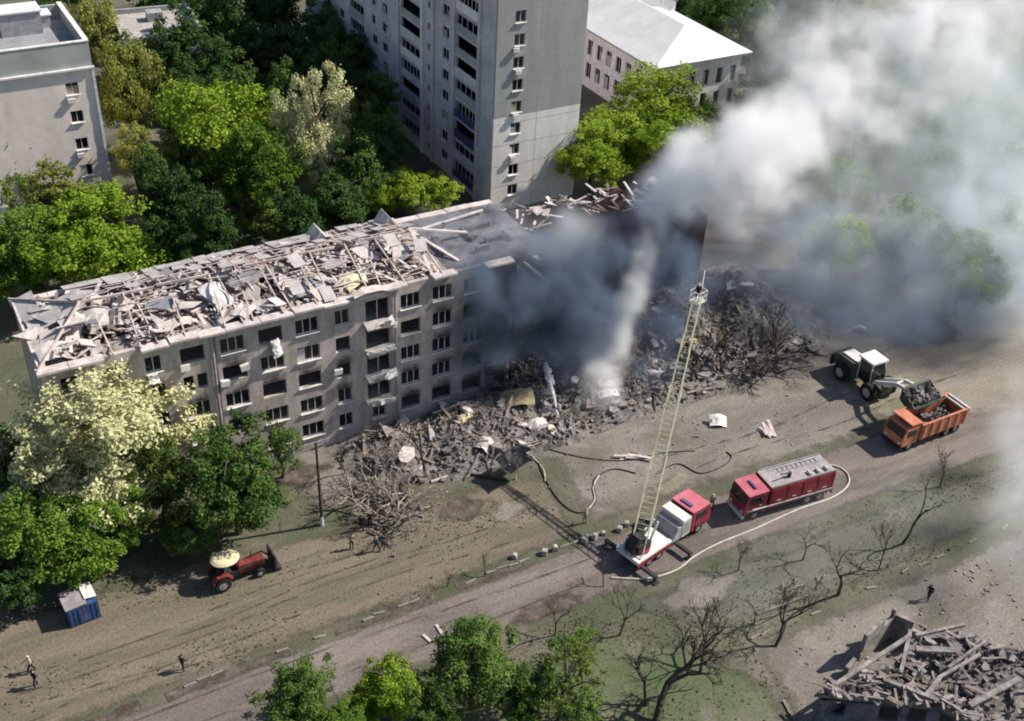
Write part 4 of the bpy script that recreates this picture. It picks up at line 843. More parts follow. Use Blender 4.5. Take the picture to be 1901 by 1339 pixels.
def lsec(t0, t1, wd, ht, up):
    m_ = MB(); base = lambda t, a, b: lb_l+ld*t+lx*a+lz*(b+up)
    for s in (-1, 1):
        m_.beam(base(t0, s*wd/2, 0), base(t1, s*wd/2, 0), .10, .10); m_.beam(base(t0, s*wd/2, ht), base(t1, s*wd/2, ht), .08, .08)
        n = int((t1-t0)/.85)
        for i in range(n):
            a = t0+(t1-t0)*i/n; b = t0+(t1-t0)*(i+1)/n; m_.beam(base(a, s*wd/2, 0 if i % 2 else ht), base(b, s*wd/2, ht if i % 2 else 0), .045, .045)
    n = int((t1-t0)/.45)
    for i in range(n+1): a = t0+(t1-t0)*i/n; m_.beam(base(a, -wd/2, 0), base(a, wd/2, 0), .028, .028)
    return m_
for i, (t0, t1, wd, ht, up) in enumerate(((-.6, 8.2, 1.15, .55, .0), (6.6, 14.2, .98, .45, .06), (12.6, 18.6, .82, .38, .12), (17.2, LL-1.5, .68, .32, .18))): lsec(t0, t1, wd, ht, up).build('ladder_section', 'ladder', A_)
P = lt_l-ld*1.5
bk = MB().box(P+Vector((0, 0, -.45)), (1.2, 1.0, .08))
for a in (-.56, .56):
    for b in (-.46, .46): bk.beam(P+Vector((a, b, -.45)), P+Vector((a, b, .6)), .06)
for zz in (.1, .6):
    for b in (-.46, .46): bk.beam(P+Vector((-.56, b, zz)), P+Vector((.56, b, zz)), .05)
    for a in (-.56, .56): bk.beam(P+Vector((a, -.46, zz)), P+Vector((a, .46, zz)), .05)
bk.build('basket', 'palesteel', A_)
MB().tube(P+Vector((.3, 0, .6)), lt_l+Vector((.3, .1, .8)), .06, n=6).build('basket_nozzle', 'palesteel', A_)
# --- orange dump truck
D_ = thing('dump_truck', 'orange dump truck being loaded beside the wheel loader', 'dump truck', (53.1, -23.7, .024), R(180))
MB().b2(-4.0, 4.1, -.45, .45, .7, 1.0).build('chassis', 'dark', D_)
cab = MB().prism([(2.3, .8), (4.2, .8), (4.25, 1.8), (3.95, 2.75), (2.3, 2.8)], -1.22, 1.22).build('cab', 'orange', D_)
MB().prism([(4.235, 1.8), (4.29, 1.8), (4.03, 2.62), (3.98, 2.62)], -1.08, 1.08).build('windshield', 'glass', cab)
for s in (-1, 1):
    MB().b2(2.7, 3.8, s*1.225-.012, s*1.225+.012, 1.8, 2.5).build('door_window', 'glass', cab); MB().b2(4.2, 4.3, s*.85-.14, s*.85+.14, 1.0, 1.25).build('headlight', 'white', cab)
MB().b2(4.1, 4.4, -1.22, 1.22, .5, .78).build('bumper', 'dark', D_)
bed = MB()
bed.prism([(-4.0, 1.1), (2.1, 1.1), (2.1, 1.22), (-4.0, 1.22)], -1.3, 1.3)
for s in (-1, 1): bed.b2(-4.0, 2.1, s*1.3-.06, s*1.3+.06, 1.1, 2.75)
bed.b2(2.0, 2.1, -1.24, 1.24, 1.22, 3.0).b2(-4.0, -3.9, -1.24, 1.24, 1.22, 2.7)
bed = bed.build('tipper_bed', 'orange', D_)
for s in (-1, 1):
    MB().b2(-4.05, 2.15, s*1.32-.1, s*1.32+.1, 2.752, 2.87).build('bed_rail', 'orange', bed)
    for i in range(6): MB().b2(-3.7+i*1.1, -3.58+i*1.1, s*1.42-.05, s*1.42+.05, 1.1, 2.74).build('side_rib', 'orange', bed)
MB().b2(-4.2, -4.02, -1.4, 1.4, 2.6, 2.8).build('tailgate_bar', 'palesteel', bed); MB().b2(-3.55, -3.4, -1.22, 1.22, 2.76, 2.86).build('tailgate_bar', 'palesteel', bed)
MB().prism([(2.1, 3.0), (3.5, 3.1), (3.5, 3.2), (2.1, 3.12)], -1.25, 1.25).build('cab_guard', 'orange', bed)
mbl = MB(); q = random.Random(3)
for i in range(60): mbl.box((q.uniform(-3.6, 1.7), q.uniform(-1.05, 1.05), 1.4+q.random()*.45), (q.uniform(.2, .8), q.uniform(.2, .6), q.uniform(.15, .4)), Euler((q.random()*3, q.random()*3, q.random()*3)).to_matrix())
stuff(mbl.build('rubble_load', 'rubble', bed))
for x_ in (3.1, -1.9, -3.1):
    for s in (-1, 1): wheel(D_, x_, s*1.03, .55, .55, .36)
# --- wheel loader
W_ = thing('wheel_loader', 'wheel loader with white cab roof lifting its dark bucket over the dump truck', 'wheel loader', (53.6, -15.1, .024), R(-90)); W_.scale = (1.22, 1.22, 1.22)
MB().prism([(-3.0, .9), (-.4, .9), (-.4, 2.1), (-2.6, 2.05), (-3.0, 1.8)], -.95, .95).build('engine_hood', 'loadergreen', W_)
MB().b2(-3.25, -3.0, -1.1, 1.1, .7, 1.7).build('counterweight', 'dark', W_)
MB().prism([(-2.5, 2.11), (-.5, 2.12), (-.5, 2.2), (-2.4, 2.16)], -.6, .6).build('hood_cover', 'white', W_)
cab = MB().prism([(-.35, 1.0), (1.15, 1.0), (1.25, 1.9), (.95, 2.95), (-.35, 3.0)], -.72, .72).build('cab', 'glass', W_)
MB().b2(-.55, 1.15, -.85, .85, 3.0, 3.16).build('cab_roof', 'white', cab)
for x_ in (-.33, 1.05):
    for s in (-1, 1): MB().beam((x_+.1*(x_ > 0), s*.73, 1.0), (x_-.06*(x_ > 0), s*.73, 3.0), .09).build('cab_post', 'white', cab)
MB().b2(.3, 2.4, -.6, .6, .8, 1.35).build('front_frame', 'loadergreen', W_)
arm = MB()
for s in (-1, 1): arm.beam((1.5, s*.5, 1.5), (3.6, s*.5, 2.7), .18, .35).beam((3.6, s*.5, 2.7), (5.0, s*.5, 2.9), .18, .3)
arm.beam((3.4, -.5, 2.6), (3.4, .5, 2.6), .2).build('lift_arm', 'palesteel', W_)
MB().tube((1.6, 0, 1.0), (3.2, 0, 2.2), .09).build('hydraulic_cylinder', 'palesteel', arm.build('arm_link', 'dark', W_) if False else W_)
bu = MB(); poly = [(4.9, 2.5), (5.5, 2.2), (6.6, 2.5), (6.65, 2.6), (5.6, 2.45), (5.15, 2.75), (5.05, 3.5), (4.85, 3.55)]
bu.prism(poly, -1.5, 1.5)
for s in (-1, 1): bu.prism([(4.9, 2.5), (5.5, 2.2), (6.6, 2.5), (4.9, 3.5)], s*1.5-.04, s*1.5+.04)
bu = bu.build('bucket', 'loadergreen', W_); mbl = MB()
for i in range(70): a = q.random(); mbl.box((5.2+a*1.0, q.uniform(-1.35, 1.35), 2.75+q.random()*.75*(1-a)), (q.uniform(.15, .6), q.uniform(.15, .6), q.uniform(.1, .4)), Euler((q.random()*3, q.random()*3, q.random()*3)).to_matrix())
stuff(mbl.build('rubble_load', 'rubble', bu))
for x_ in (-1.7, 1.5):
    for s in (-1, 1): wheel(W_, x_, s*1.12, .78, .78, .55)
# --- red tractor
R_ = thing('tractor', 'small red tractor with cream round roof parked under the green yard tree', 'tractor', (-11.6, -12.55, .01), R(2))
MB().prism([(.1, .75), (2.3, .75), (2.3, 1.45), (.1, 1.6)], -.36, .36).build('hood', 'dullred', R_)
MB().b2(-1.9, .2, -.4, .4, .65, 1.15).build('transmission', 'dark', R_)
MB().b2(-1.35, -.75, -.3, .3, 1.16, 1.35).b2(-1.45, -1.33, -.3, .3, 1.35, 1.9).build('seat', 'dark', R_)
for s in (-1, 1): MB().prism([(-2.2, 1.05), (-1.8, 1.62), (-1.0, 1.62), (-.5, 1.1), (-.6, 1.02), (-1.05, 1.5), (-1.75, 1.5), (-2.1, 1.0)], s*.75-.22, s*.75+.22).build('fender', 'dullred', R_)
cab = MB()
for x_ in (-1.7, .1):
    for s in (-1, 1): cab.beam((x_, s*.6, 1.1), (x_*.92, s*.55, 2.5), .07)
cab.build('cab_frame', 'dark', R_)
V = []; n = 18
ro = MB()
for r_, z_ in ((1.02, 2.5), (1.05, 2.58), (.85, 2.72), (.4, 2.8)): V += [(-.75+1.1*r_*math.cos(6.283*i/n), .92*r_*math.sin(6.283*i/n), z_) for i in range(n)]
ro.add(V, [(j*n+i, j*n+(i+1) % n, (j+1)*n+(i+1) % n, (j+1)*n+i) for j in range(3) for i in range(n)]+[tuple(range(n-1, -1, -1)), tuple(3*n+i for i in range(n))])
ro.build('roof', 'yellow', R_)
MB().tube((1.4, .2, 1.5), (1.4, .2, 2.2), .05).build('exhaust_pipe', 'dark', R_)
for s in (-1, 1): wheel(R_, -1.35, s*.78, .68, .68, .42); wheel(R_, 1.75, s*.68, .42, .42, .28)
arm = MB()
for s in (-1, 1): arm.beam((.4, s*.5, 1.3), (2.4, s*.5, 1.5), .1).beam((2.4, s*.5, 1.5), (3.0, s*.5, .7), .1)
arm.build('loader_arm', 'dark', R_)
MB().prism([(2.95, .15), (3.5, .1), (3.55, .2), (3.15, .35), (3.1, 1.7), (2.95, 1.75)], -.85, .85).build('front_bucket', 'dark', R_)
# --- blue kiosk
Kk = thing('blue_kiosk', 'small blue metal kiosk with pale roof sheets at the yard edge', 'kiosk', (-23.3, -10.9, .01), R(4))
MB().b2(-1.15, 1.15, -.95, .95, .08, 1.75).build('walls', 'bluepaint', Kk)
MB().b2(-1.2, 1.2, -1.0, 1.0, 0, .075).build('base', 'dark', Kk)
for i in range(7): MB().b2(-1.0+i*.33-.03, -1.0+i*.33+.03, -1.0, -.952, .1, 1.72).build('wall_rib', 'bluepaint', Kk)
MB().b2(-.3, .35, -.99, -.955, .15, 1.55).build('door', 'indigo', Kk)
MB().box((-.45, .1, 1.85), (1.6, 2.1, .06), Matrix.Rotation(R(-3), 3, 'Y')).build('roof_sheet', 'deckgrey', Kk); MB().box((.75, .3, 1.93), (.9, 1.7, .05), Matrix.Rotation(R(9), 3, 'Y')).build('tarpaulin', 'palesteel', Kk)
# --- pole, stone blocks, canopy, hoses
Pp = gp(598, 975); po = thing('utility_pole', 'tall dark pole with whitewashed foot in front of the building', 'pole', Pp)
MB().tube((0, 0, 1.0), (-.1, 0, 9), .15, .1, 8).build('shaft', 'bark', po); MB().tube((0, 0, 0), (0, 0, 1.01), .17, .152, 8).build('whitewashed_foot', 'white', po); MB().beam((-.6, 0, 8.4), (.5, 0, 8.5), .08).build('crossarm', 'bark', po)
q = random.Random(17)
for px_, py_ in ((955, 1036), (1011, 1029), (1085, 1006), (1104, 1000), (1120, 993), (1150, 986), (1163, 976), (1030, 1022)):
    P = gp(px_, py_); s = q.uniform(.35, .5)
    mb = MB().prism([(-s/2, 0), (s/2, 0), (s*.42, s), (s*.1, s*1.15), (-s*.4, s*.95)], -s*.42, s*.42)
    tag(mb.build('stone_block', 'concrete', None, (P.x, P.y, .015), (0, 0, q.uniform(0, 3))), 'small pale stone block set along the road edge near the ladder truck', 'stone', 'stone blocks along the road edge')
cn = thing('wrecked_canopy', 'bent dark metal canopy on two posts at the rubble edge', 'canopy', gp(952, 893))
MB().tube((-.25, 0, 0), (-.4, 0, 2.1), .07).build('post', 'palesteel', cn); MB().tube((.35, .1, 0), (.15, .1, 2.1), .07).build('post', 'palesteel', cn)
link('bent_roof', sheet('bent_roof', 'dark', 2.8, 2.2, .35, 5, cn), cn, (.3, .3, 2.05), (.12, -.1, .2))
q = random.Random(71)
for i, (px_, py_, lb2) in enumerate(((1420, 800, 'pile of loose boards between loader and rubble'), (1180, 850, 'small pile of boards in front of the rubble edge'))):
    t = thing('board_pile', lb2, 'timber', gp(px_, py_))
    for k in range(7): link('board', q.choice(bd), t, (q.uniform(-.7, .7), q.uniform(-.4, .4), .06+.05*k), (q.uniform(-.06, .06), q.uniform(-.06, .06), q.uniform(-.5, .5)+i), (1.2, q.uniform(1.2, 2.6), 1))
def hose(pts, r, m_, label):
    V = [gp(a, b) for a, b in pts]; o = []
    for i in range(len(V)-1):
        p0, p1, p2, p3 = V[max(i-1, 0)], V[i], V[i+1], V[min(i+2, len(V)-1)]
        for k in range(6):
            t = k/6; o.append(.5*((2*p1)+(p2-p0)*t+(2*p0-5*p1+4*p2-p3)*t*t+(3*p1-p0-3*p2+p3)*t**3)+Vector((0, 0, r+.03)))
    o.append(V[-1]+Vector((0, 0, r+.03))); tag(MB().path(o, r, 6).build('fire_hose', m_, None), label, 'hose')
hose([(1520, 868), (1548, 866), (1572, 880), (1574, 902), (1545, 925), (1480, 948), (1400, 984), (1335, 1010), (1290, 1034), (1255, 1060), (1200, 1076), (1135, 1074)], .075, 'hose', 'pale canvas hose looping round the tanker to the ladder truck')
hose([(998, 855), (1012, 890), (1038, 930), (1066, 951), (1090, 950), (1106, 930), (1102, 902), (1108, 886), (1140, 872), (1180, 880)], .06, 'hosedark', 'dark hose bent in a U before the rubble')
hose([(1085, 963), (1092, 948), (1104, 928), (1101, 905), (1112, 884)], .06, 'hose', 'short pale hose beside the dark U bent hose')
hose([(1220, 880), (1258, 862), (1300, 880), (1342, 866), (1358, 850), (1348, 840)], .055, 'hosedark', 'dark hose squiggle behind the tanker cab')
hose([(1000, 830), (1080, 850), (1160, 856), (1230, 842), (1290, 838)], .05, 'hosedark', 'dark hose lying along the ash yard')
hose([(985, 846), (1008, 872), (1012, 895)], .06, 'hose', 'short pale hose under the bent canopy')

# ------------------------------------------------------------------ people
def person(px_, py_, face, top, legs, head, label, pose=0, z=0, hgt=1.75, loc=None, skirt='skin'):
    s = hgt/1.75; st = (.16, .05, .22)[pose % 3]; arm = (.1, .3, .45)[pose % 3]
    J = {'pel': (0, 0, .95), 'bel': (0, .0, 1.12), 'che': (.02, 0, 1.33), 'nk': (.03, 0, 1.5), 'hd': (.05, 0, 1.62), 'ht': (.05, 0, 1.72),
         'hl': (0, .1, .9), 'kl': (st+.03, .11, .5), 'al': (st*1.1, .11, .09), 'tl': (st*1.1+.16, .11, .04), 'hr': (0, -.1, .9), 'kr': (-st*.5+.05, -.11, .5), 'ar': (-st*1.2, -.11, .09), 'tr': (-st*1.2+.16, -.11, .04),
         'sl': (.02, .19, 1.42), 'el': (-.05+arm*.2, .25, 1.15), 'wl': (arm*.6, .23, .93), 'fl': (arm*.8, .22, .84), 'sr': (.02, -.19, 1.42), 'er': (.03+arm*.3, -.25, 1.15), 'wr': (arm, -.22, .98), 'fr': (arm*1.2, -.21, .92)}
    RD = {'pel': .15, 'bel': .145, 'che': .165, 'nk': .065, 'hd': .1, 'ht': .085, 'hl': .1, 'kl': .068, 'al': .05, 'tl': .045, 'hr': .1, 'kr': .068, 'ar': .05, 'tr': .045, 'sl': .075, 'el': .052, 'wl': .04, 'fl': .035, 'sr': .075, 'er': .052, 'wr': .04, 'fr': .035}
    E_ = [('pel', 'bel'), ('bel', 'che'), ('che', 'nk'), ('nk', 'hd'), ('hd', 'ht'), ('pel', 'hl'), ('hl', 'kl'), ('kl', 'al'), ('al', 'tl'), ('pel', 'hr'), ('hr', 'kr'), ('kr', 'ar'), ('ar', 'tr'), ('che', 'sl'), ('sl', 'el'), ('el', 'wl'), ('wl', 'fl'), ('che', 'sr'), ('sr', 'er'), ('er', 'wr'), ('wr', 'fr')]
    ks = list(J); me = bpy.data.meshes.new('person'); me.from_pydata([Vector(J[k])*s for k in ks], [(ks.index(a), ks.index(b)) for a, b in E_], [])
    ob = bpy.data.objects.new('tmp', me); COL.objects.link(ob); ob.modifiers.new('sk', 'SKIN'); sv = me.skin_vertices[0].data
    for i, k in enumerate(ks): sv[i].radius = (RD[k]*s*1.1, RD[k]*s); sv[i].use_root = k == 'pel'
    sb = ob.modifiers.new('sb', 'SUBSURF'); sb.levels = 1
    dg = bpy.context.evaluated_depsgraph_get(); m2 = bpy.data.meshes.new_from_object(ob.evaluated_get(dg)); bpy.data.objects.remove(ob); m2.name = 'person'
    m2.materials.clear()
    for m_ in (top, legs, 'skin', head, 'dark'): m2.materials.append(M[m_])
    for p in m2.polygons:
        c = p.center/s; p.use_smooth = True
        p.material_index = 3 if c.z > 1.62 else 2 if c.z > 1.49 else 2 if (abs(c.y) > .19 and c.z < .96 and c.z > .7) else 4 if c.z < .1 else 1 if c.z < .98 else 0
    P = loc or gp(px_, py_, z)
    o = tag(link('person', m2, None, (P[0], P[1], P[2]+.0), (0, 0, face)), label, 'person'); return o
person(68, 1274, R(200), 'cloth_dark', 'cloth_dark', 'hair', 'person in dark clothes walking on the yard behind a pale topped person', 0, .02, 1.85)
person(340, 1245, R(20), 'cloth_dark', 'cloth_blue', 'hair', 'person in dark jacket walking alone on the road edge', 1, .01)
person(60, 1247, R(180), 'cloth_tan', 'cloth_dark', 'helmet', 'person in pale top beside the dark clad walker', 2, .01)
person(653, 1020, R(60), 'cloth_tan', 'cloth_dark', 'hair', 'worker in tan top near the felled brush', 1, 0)
person(700, 1024, R(120), 'cloth_blue', 'cloth_dark', 'skin', 'worker in blue top striding past the felled brush', 2, 0)
person(672, 985, R(80), 'cloth_dark', 'cloth_dark', 'hair', 'dark clad worker standing against the felled brush', 0, 0)
person(688, 978, R(70), 'cloth_dark', 'cloth_dark', 'hair', 'dark clad worker striding against the felled brush', 1, 0)
person(1086, 972, R(100), 'cloth_tan', 'cloth_tan', 'helmet', 'firefighter in pale gear standing by the U bent hose', 1, .016)
person(1037, 778, R(95), 'cloth_tan', 'cloth_dark', 'helmet', 'firefighter in pale gear aiming the water jet', 2, .35)
person(1722, 1113, R(190), 'cloth_dark', 'cloth_dark', 'hair', 'lone dark figure walking beyond the collapsed house', 0, .012)
person(1320, 945, R(60), 'cloth_tan', 'cloth_dark', 'helmet', 'firefighter standing between the tanker and ladder truck', 0, .02)
bp_ = Am @ (lt_l-ld*1.5)
person(0, 0, R(60), 'cloth_dark', 'cloth_dark', 'helmet', 'firefighter in the basket at the ladder top', 1, loc=(bp_.x-.15, bp_.y-.1, bp_.z-.40))
# water jet
M['spray'] = bpy.data.materials.new('spray'); M['spray'].use_nodes = True
nt = M['spray'].node_tree; nt.nodes.clear(); o_ = nt.nodes.new('ShaderNodeOutputMaterial'); d_ = nt.nodes.new('ShaderNodeBsdfDiffuse'); d_.inputs[0].default_value = (.9, .92, .95, 1); t__ = nt.nodes.new('ShaderNodeBsdfTransparent'); m__ = nt.nodes.new('ShaderNodeMixShader')
g_ = nt.nodes.new('ShaderNodeNewGeometry'); n_ = nt.nodes.new('ShaderNodeTexNoise'); n_.inputs['Scale'].default_value = 6; nt.links.new(g_.outputs['Position'], n_.inputs['Vector']); nt.links.new(n_.outputs[0], m__.inputs[0])
nt.links.new(t__.outputs[0], m__.inputs[1]); nt.links.new(d_.outputs[0], m__.inputs[2]); nt.links.new(m__.outputs[0], o_.inputs[0])
jb = gp(1035, 770, 1.3); je = yp(1014, 682, jb.y+4.2)
j = MB()
q = random.Random(2)
for i in range(26):
    t = i/25; c = jb.lerp(je, t)+Vector((0, 0, 1.0*t*(1-t))); r_ = .04+.24*t
    for k in range(3+int(6*t)): j.box(c+Vector((q.gauss(0, r_*.5), q.gauss(0, r_*.5), q.gauss(0, .12))), (.09+.1*t, .09+.1*t, .4), Euler((q.uniform(-.3, .3)-.5, q.uniform(-.3, .3), 0)).to_matrix())
stuff(j.build('water_jet', M['spray']))

# ------------------------------------------------------------------ rubble
def vnoise(x, y, s, seed):
    g = np.random.default_rng(seed); o = np.zeros_like(x)
    for i in range(14):
        a = g.uniform(0, 6.28); f = s*g.uniform(.5, 2.2); o += np.sin((x*np.cos(a)+y*np.sin(a))*f+g.uniform(0, 6.28))
    return o/5
def heap_h(x, y):
    x = np.asarray(x, float); y = np.asarray(y, float)
    b = 3.6*np.exp(-((x-31)/8.0)**2-((y-3.5)/6.0)**2)+3.6*np.exp(-((x-43)/6.5)**2-((y-1.0)/5.0)**2)+1.6*np.exp(-((x-18)/6.5)**2-((y+3.0)/3.0)**2)+1.3*np.exp(-((x-8)/4.5)**2-((y+2.6)/2.2)**2)
    b += 1.2*np.exp(-((x-37)/7)**2-((y+5.5)/2.6)**2)+1.1*np.exp(-((x-27)/4)**2-((y+4.5)/2.4)**2)+.9*np.exp(-((x-14)/4)**2-((y+5.5)/1.8)**2)+2.6*np.exp(-((x-51)/6)**2-((y-2)/6)**2)+.8*np.exp(-((x-13)/4.5)**2-((y+8.2)/1.3)**2)+.9*np.exp(-((x-6.5)/3.2)**2-((y+5.6)/1.6)**2)+.7*np.exp(-((x-22)/5)**2-((y+8)/1.4)**2)
    h = b*(1+.35*vnoise(x, y, .9, 3))+.22*vnoise(x, y, 2.4, 5)*np.minimum(1, b)
    return np.where(b > .13, h, -.2)
gx, gy = np.meshgrid(np.linspace(-1, 60, 190), np.linspace(-10.5, 11.4, 72), indexing='ij'); gh = heap_h(gx, gy)
gh = np.where((gx < 18.5) & (gy > -.15), -.3, gh)
V = np.stack([gx, gy, gh], -1).reshape(-1, 3); ny = gx.shape[1]
F = [(i*ny+j, (i+1)*ny+j, (i+1)*ny+j+1, i*ny+j+1) for i in range(gx.shape[0]-1) for j in range(ny-1) if max(gh[i, j], gh[i+1, j], gh[i, j+1], gh[i+1, j+1]) > -.1]
me = bpy.data.meshes.new('rubble_heap'); me.from_pydata(V.tolist(), [], F); me.materials.append(M['rubble']); stuff(link('rubble_heap', me))
q = random.Random(33)
def heap_pt(front=True):
    while True:
        x = q.uniform(1, 54); y = q.uniform(-9.5, 9)
        if x < 19 and y > -.8: continue
        h = float(heap_h(x, y))
        if h > .1 and q.random() < .35+h: return x, y, h
bits = MB()
for i in range(5200):
    x, y, h = heap_pt(); s = q.uniform(.08, .32)
    bits.box((x, y, h+s*.2), (s*q.uniform(.7, 2.2), s, s*q.uniform(.3, .9)), Euler((q.random()*3, q.random()*3, q.random()*3)).to_matrix())
me = bits.mesh('rubble_bits', 'brick'); me.materials.append(M['debris']); me.materials.append(M['rubble']); me.materials.append(M['debriswood'])
idx = np.repeat(np.random.default_rng(1).choice([0, 1, 2, 2, 1, 3], size=len(me.polygons)//6+1), 6)[:len(me.polygons)]; me.polygons.foreach_set('material_index', idx.astype(np.int32)); stuff(link('rubble_bits', me))
sl_ = []
bd2 = [MB().box((0, 0, 0), (w_, 1, .035)).mesh('board', m_) for w_, m_ in ((.16, 'debriswood'), (.22, 'debriswood'), (.13, 'debriswood'), (.18, 'debris'), (.2, 'darkwood'))]
for i in range(8):
    mb = MB(); n = q.randint(4, 6); poly = [(math.cos(6.28*k/n+q.uniform(-.3, .3))*q.uniform(.6, 1.2), math.sin(6.28*k/n+q.uniform(-.3, .3))*q.uniform(.4, .8)) for k in range(n)]
    mb.prism(poly, -.1, .1); me = mb.mesh('concrete_fragment', ('debris', 'debris', 'debris', 'brick', 'cornice', 'debris', 'debris', 'ochre')[i]); me.transform(Matrix.Rotation(R(90), 4, 'X')); sl_.append(me)
for i in range(190):
    x, y, h = heap_pt(); s = q.uniform(.5, 1.35)
    tag(link('concrete_fragment', q.choice(sl_), None, (x, y, h+.12), (q.gauss(0, .35), q.gauss(0, .35), q.uniform(0, 6.28)), (s, s, 1)), 'broken concrete slab lying on the rubble heap', 'slab', 'broken slabs on the rubble heap')
for i in range(130):
    x, y, h = heap_pt(); L = q.uniform(1, 3.4); a = q.uniform(0, 6.28); pt = q.gauss(.1, .25); o = link('splintered_timber', q.choice(bd2), None, (x, y, h+.2+abs(math.sin(pt))*L/2*.6), (pt, q.gauss(0, .2), a), (q.uniform(.7, 1.3), L, q.uniform(1, 3)))
    tag(o, 'splintered timber lying across the rubble heap', 'timber', 'splintered timbers on the rubble heap')
for i, (px_, py_, m_, w_, l_, c_) in enumerate(((860, 790, 'insul', 1.6, 1.0, .15), (1335, 772, 'white', 1.8, 1.3, .3), (1130, 740, 'white', 2.2, 1.1, .3), (960, 760, 'ochre', 3.2, 2.0, .4), (1000, 790, 'cornice', 2.0, 1.6, .3), (820, 745, 'white', 1.6, 1.6, .4), (1100, 640, 'ochre', 3, 2.4, .5), (900, 830, 'cornice', 1.4, 1.6, .4), (740, 770, 'white', 2.2, .9, .3), (1600, 600, 'white', 1.2, .8, .2))):
    P = gp(px_, py_, 1.0); h = max(.05, float(heap_h(P.x, P.y)))
    tag(link('crumpled_sheet', sheet('crumpled_sheet', m_, w_, l_, c_, i+90), None, (P.x, P.y, h+.25), (q.uniform(-.3, .4), q.uniform(-.3, .3), q.uniform(0, 3))),
        ('yellowish insulation board on the rubble', 'crumpled white sheet at the right edge of rubble', 'crumpled white sheet at the foot of the white smoke column', 'ochre roofing sheet draped on the rubble front', 'pale bent panel by the water jet', 'white bent panel at the corner of the standing facade', 'ochre sheet hanging deep in the ruin', 'pale panel at the foot of the rubble', 'white torn panel under the wrecked balconies', 'small white sheet at the smoke edge')[i], 'debris sheet')
lb_ = ('long pale log lying flat at the rubble foot', 'dark log beside the bent canopy', 'pale plank across the verge kerb', 'white plank at the tree group across the road', 'short white plank across the road', 'thin plank on the verge')
for i, (a, b) in enumerate((((800, 895), (880, 870)), ((870, 880), (940, 893)), ((1405, 1140), (1500, 1105)), ((810, 1160), (820, 1176)), ((785, 1178), (800, 1192)), ((1455, 1300), (1470, 1330)))):
    A1, B1 = gp(*a, .1), gp(*b, .1); m_ = MB().tube(A1+Vector((0, 0, .05)), B1+Vector((0, 0, .05)), .14, .1, 7) if i < 2 else MB().beam(A1, B1, .22, .08)
    tag(m_.build('log' if i < 2 else 'plank', ('wood', 'bark', 'debriswood', 'cornice', 'cornice', 'debriswood')[i]), lb_[i], 'timber')

# ------------------------------------------------------------------ collapsed house, bottom right
rd = random.Random(77)
C_ = thing('collapsed_house', 'collapsed house with caved in roof, bare beams and dark hollow side', 'ruin')
ZT = 2.9
poly = [gp(1512, 1290, ZT), gp(1575, 1262, ZT), gp(1655, 1238, ZT), gp(1690, 1188, ZT), gp(1790, 1178, ZT), gp(1930, 1215, ZT), gp(1960, 1380, ZT), gp(1790, 1335, ZT), gp(1740, 1308, ZT), gp(1620, 1300, ZT)]
V = [(p.x, p.y, ZT+rd.uniform(-.25, .15)) for p in poly]; n = len(V); c = sum((Vector(v) for v in V), Vector())/n
mb = MB(); mb.add(V+[(c.x, c.y, ZT-.9)]+[(a, b, z-.3) for a, b, z in V]+[(c.x, c.y, ZT-1.2)], [(i, (i+1) % n, n) for i in range(n)]+[((i+1) % n+n+1, i+n+1, 2*n+1) for i in range(n)]+[(i, i+n+1, (i+1) % n+n+1, (i+1) % n) for i in range(n)])
mb.build('roof_slab', 'rubble', C_)
for i, (a, b) in enumerate(((1, 0), (0, 9), (9, 8), (8, 7), (2, 1))):
    A1, B1 = Vector(V[a]), Vector(V[b]); A1 = A1.lerp(c, .06); B1 = B1.lerp(c, .06); L = (B1-A1).xy.length; ang = math.atan2(B1.y-A1.y, B1.x-A1.x)
    hs2 = [(.5, min(2.0, L-.4), .7, 2.2)]+([(2.6, min(4.2, L-.3), .7, 2.2)] if L > 4 else [])
    holed(L, 2.3, hs2, .3).build('wall', 'charred', C_, (A1.x, A1.y, 0), (0, 0, ang))
for (a, b), h in ((((1600, 1215), (1655, 1165)), 3.2), (((1655, 1165), (1712, 1190)), 2.6), (((1575, 1245), (1600, 1215)), 1.4)):
    A1, B1 = gp(*a, 1.2), gp(*b, 1.2); L = (B1-A1).xy.length; holed(L, h, [(L*.6, L-.2, h-.8, h)], .3).build('standing_wall', 'debris', C_, (A1.x, A1.y, 0), (0, 0, math.atan2(B1.y-A1.y, B1.x-A1.x)))
q = random.Random(9)
def inpoly(): 
    a = [q.random() for _ in range(n)]; s = sum(a); a = [k/s for k in a]; p = Vector((0, 0, 0))
    i = q.randrange(n); t = q.random()**.6; u = q.random(); e = Vector(V[i]).lerp(Vector(V[(i+1) % n]), u); return Vector((c.x, c.y, ZT-.8)).lerp(e, t)
for a, b, w_ in (((1535, 1282), (1690, 1180), .3), ((1690, 1170), (1672, 1250), .28), ((1640, 1262), (1740, 1300), .3), ((1700, 1205), (1770, 1208), .5), ((1720, 1290), (1745, 1258), .3), ((1740, 1260), (1820, 1215), .22), ((1700, 1180), (1790, 1160), .25), ((1800, 1310), (1890, 1262), .4), ((1760, 1240), (1830, 1190), .2)):
    MB().beam(gp(*a, ZT+.25), gp(*b, ZT+.35), w_, .22).build('roof_beam', 'debris', C_)
for i in range(120):
    p = inpoly(); L = q.uniform(.7, 2.4); link('board', q.choice(bd2[:4]), C_, p+Vector((0, 0, .25+q.random()*.4)), (q.gauss(0, .3), q.gauss(0, .2), q.uniform(0, 6.28)), (q.uniform(.8, 1.6), L, 2))
for i in range(36):
    p = inpoly(); s = q.uniform(.5, 1.1); link('roof_fragment', q.choice(sl_[:3]+sl_[5:7]), C_, p+Vector((0, 0, .2)), (q.gauss(0, .35), q.gauss(0, .35), q.uniform(0, 6.28)), (s, s, 1))
bits = MB()
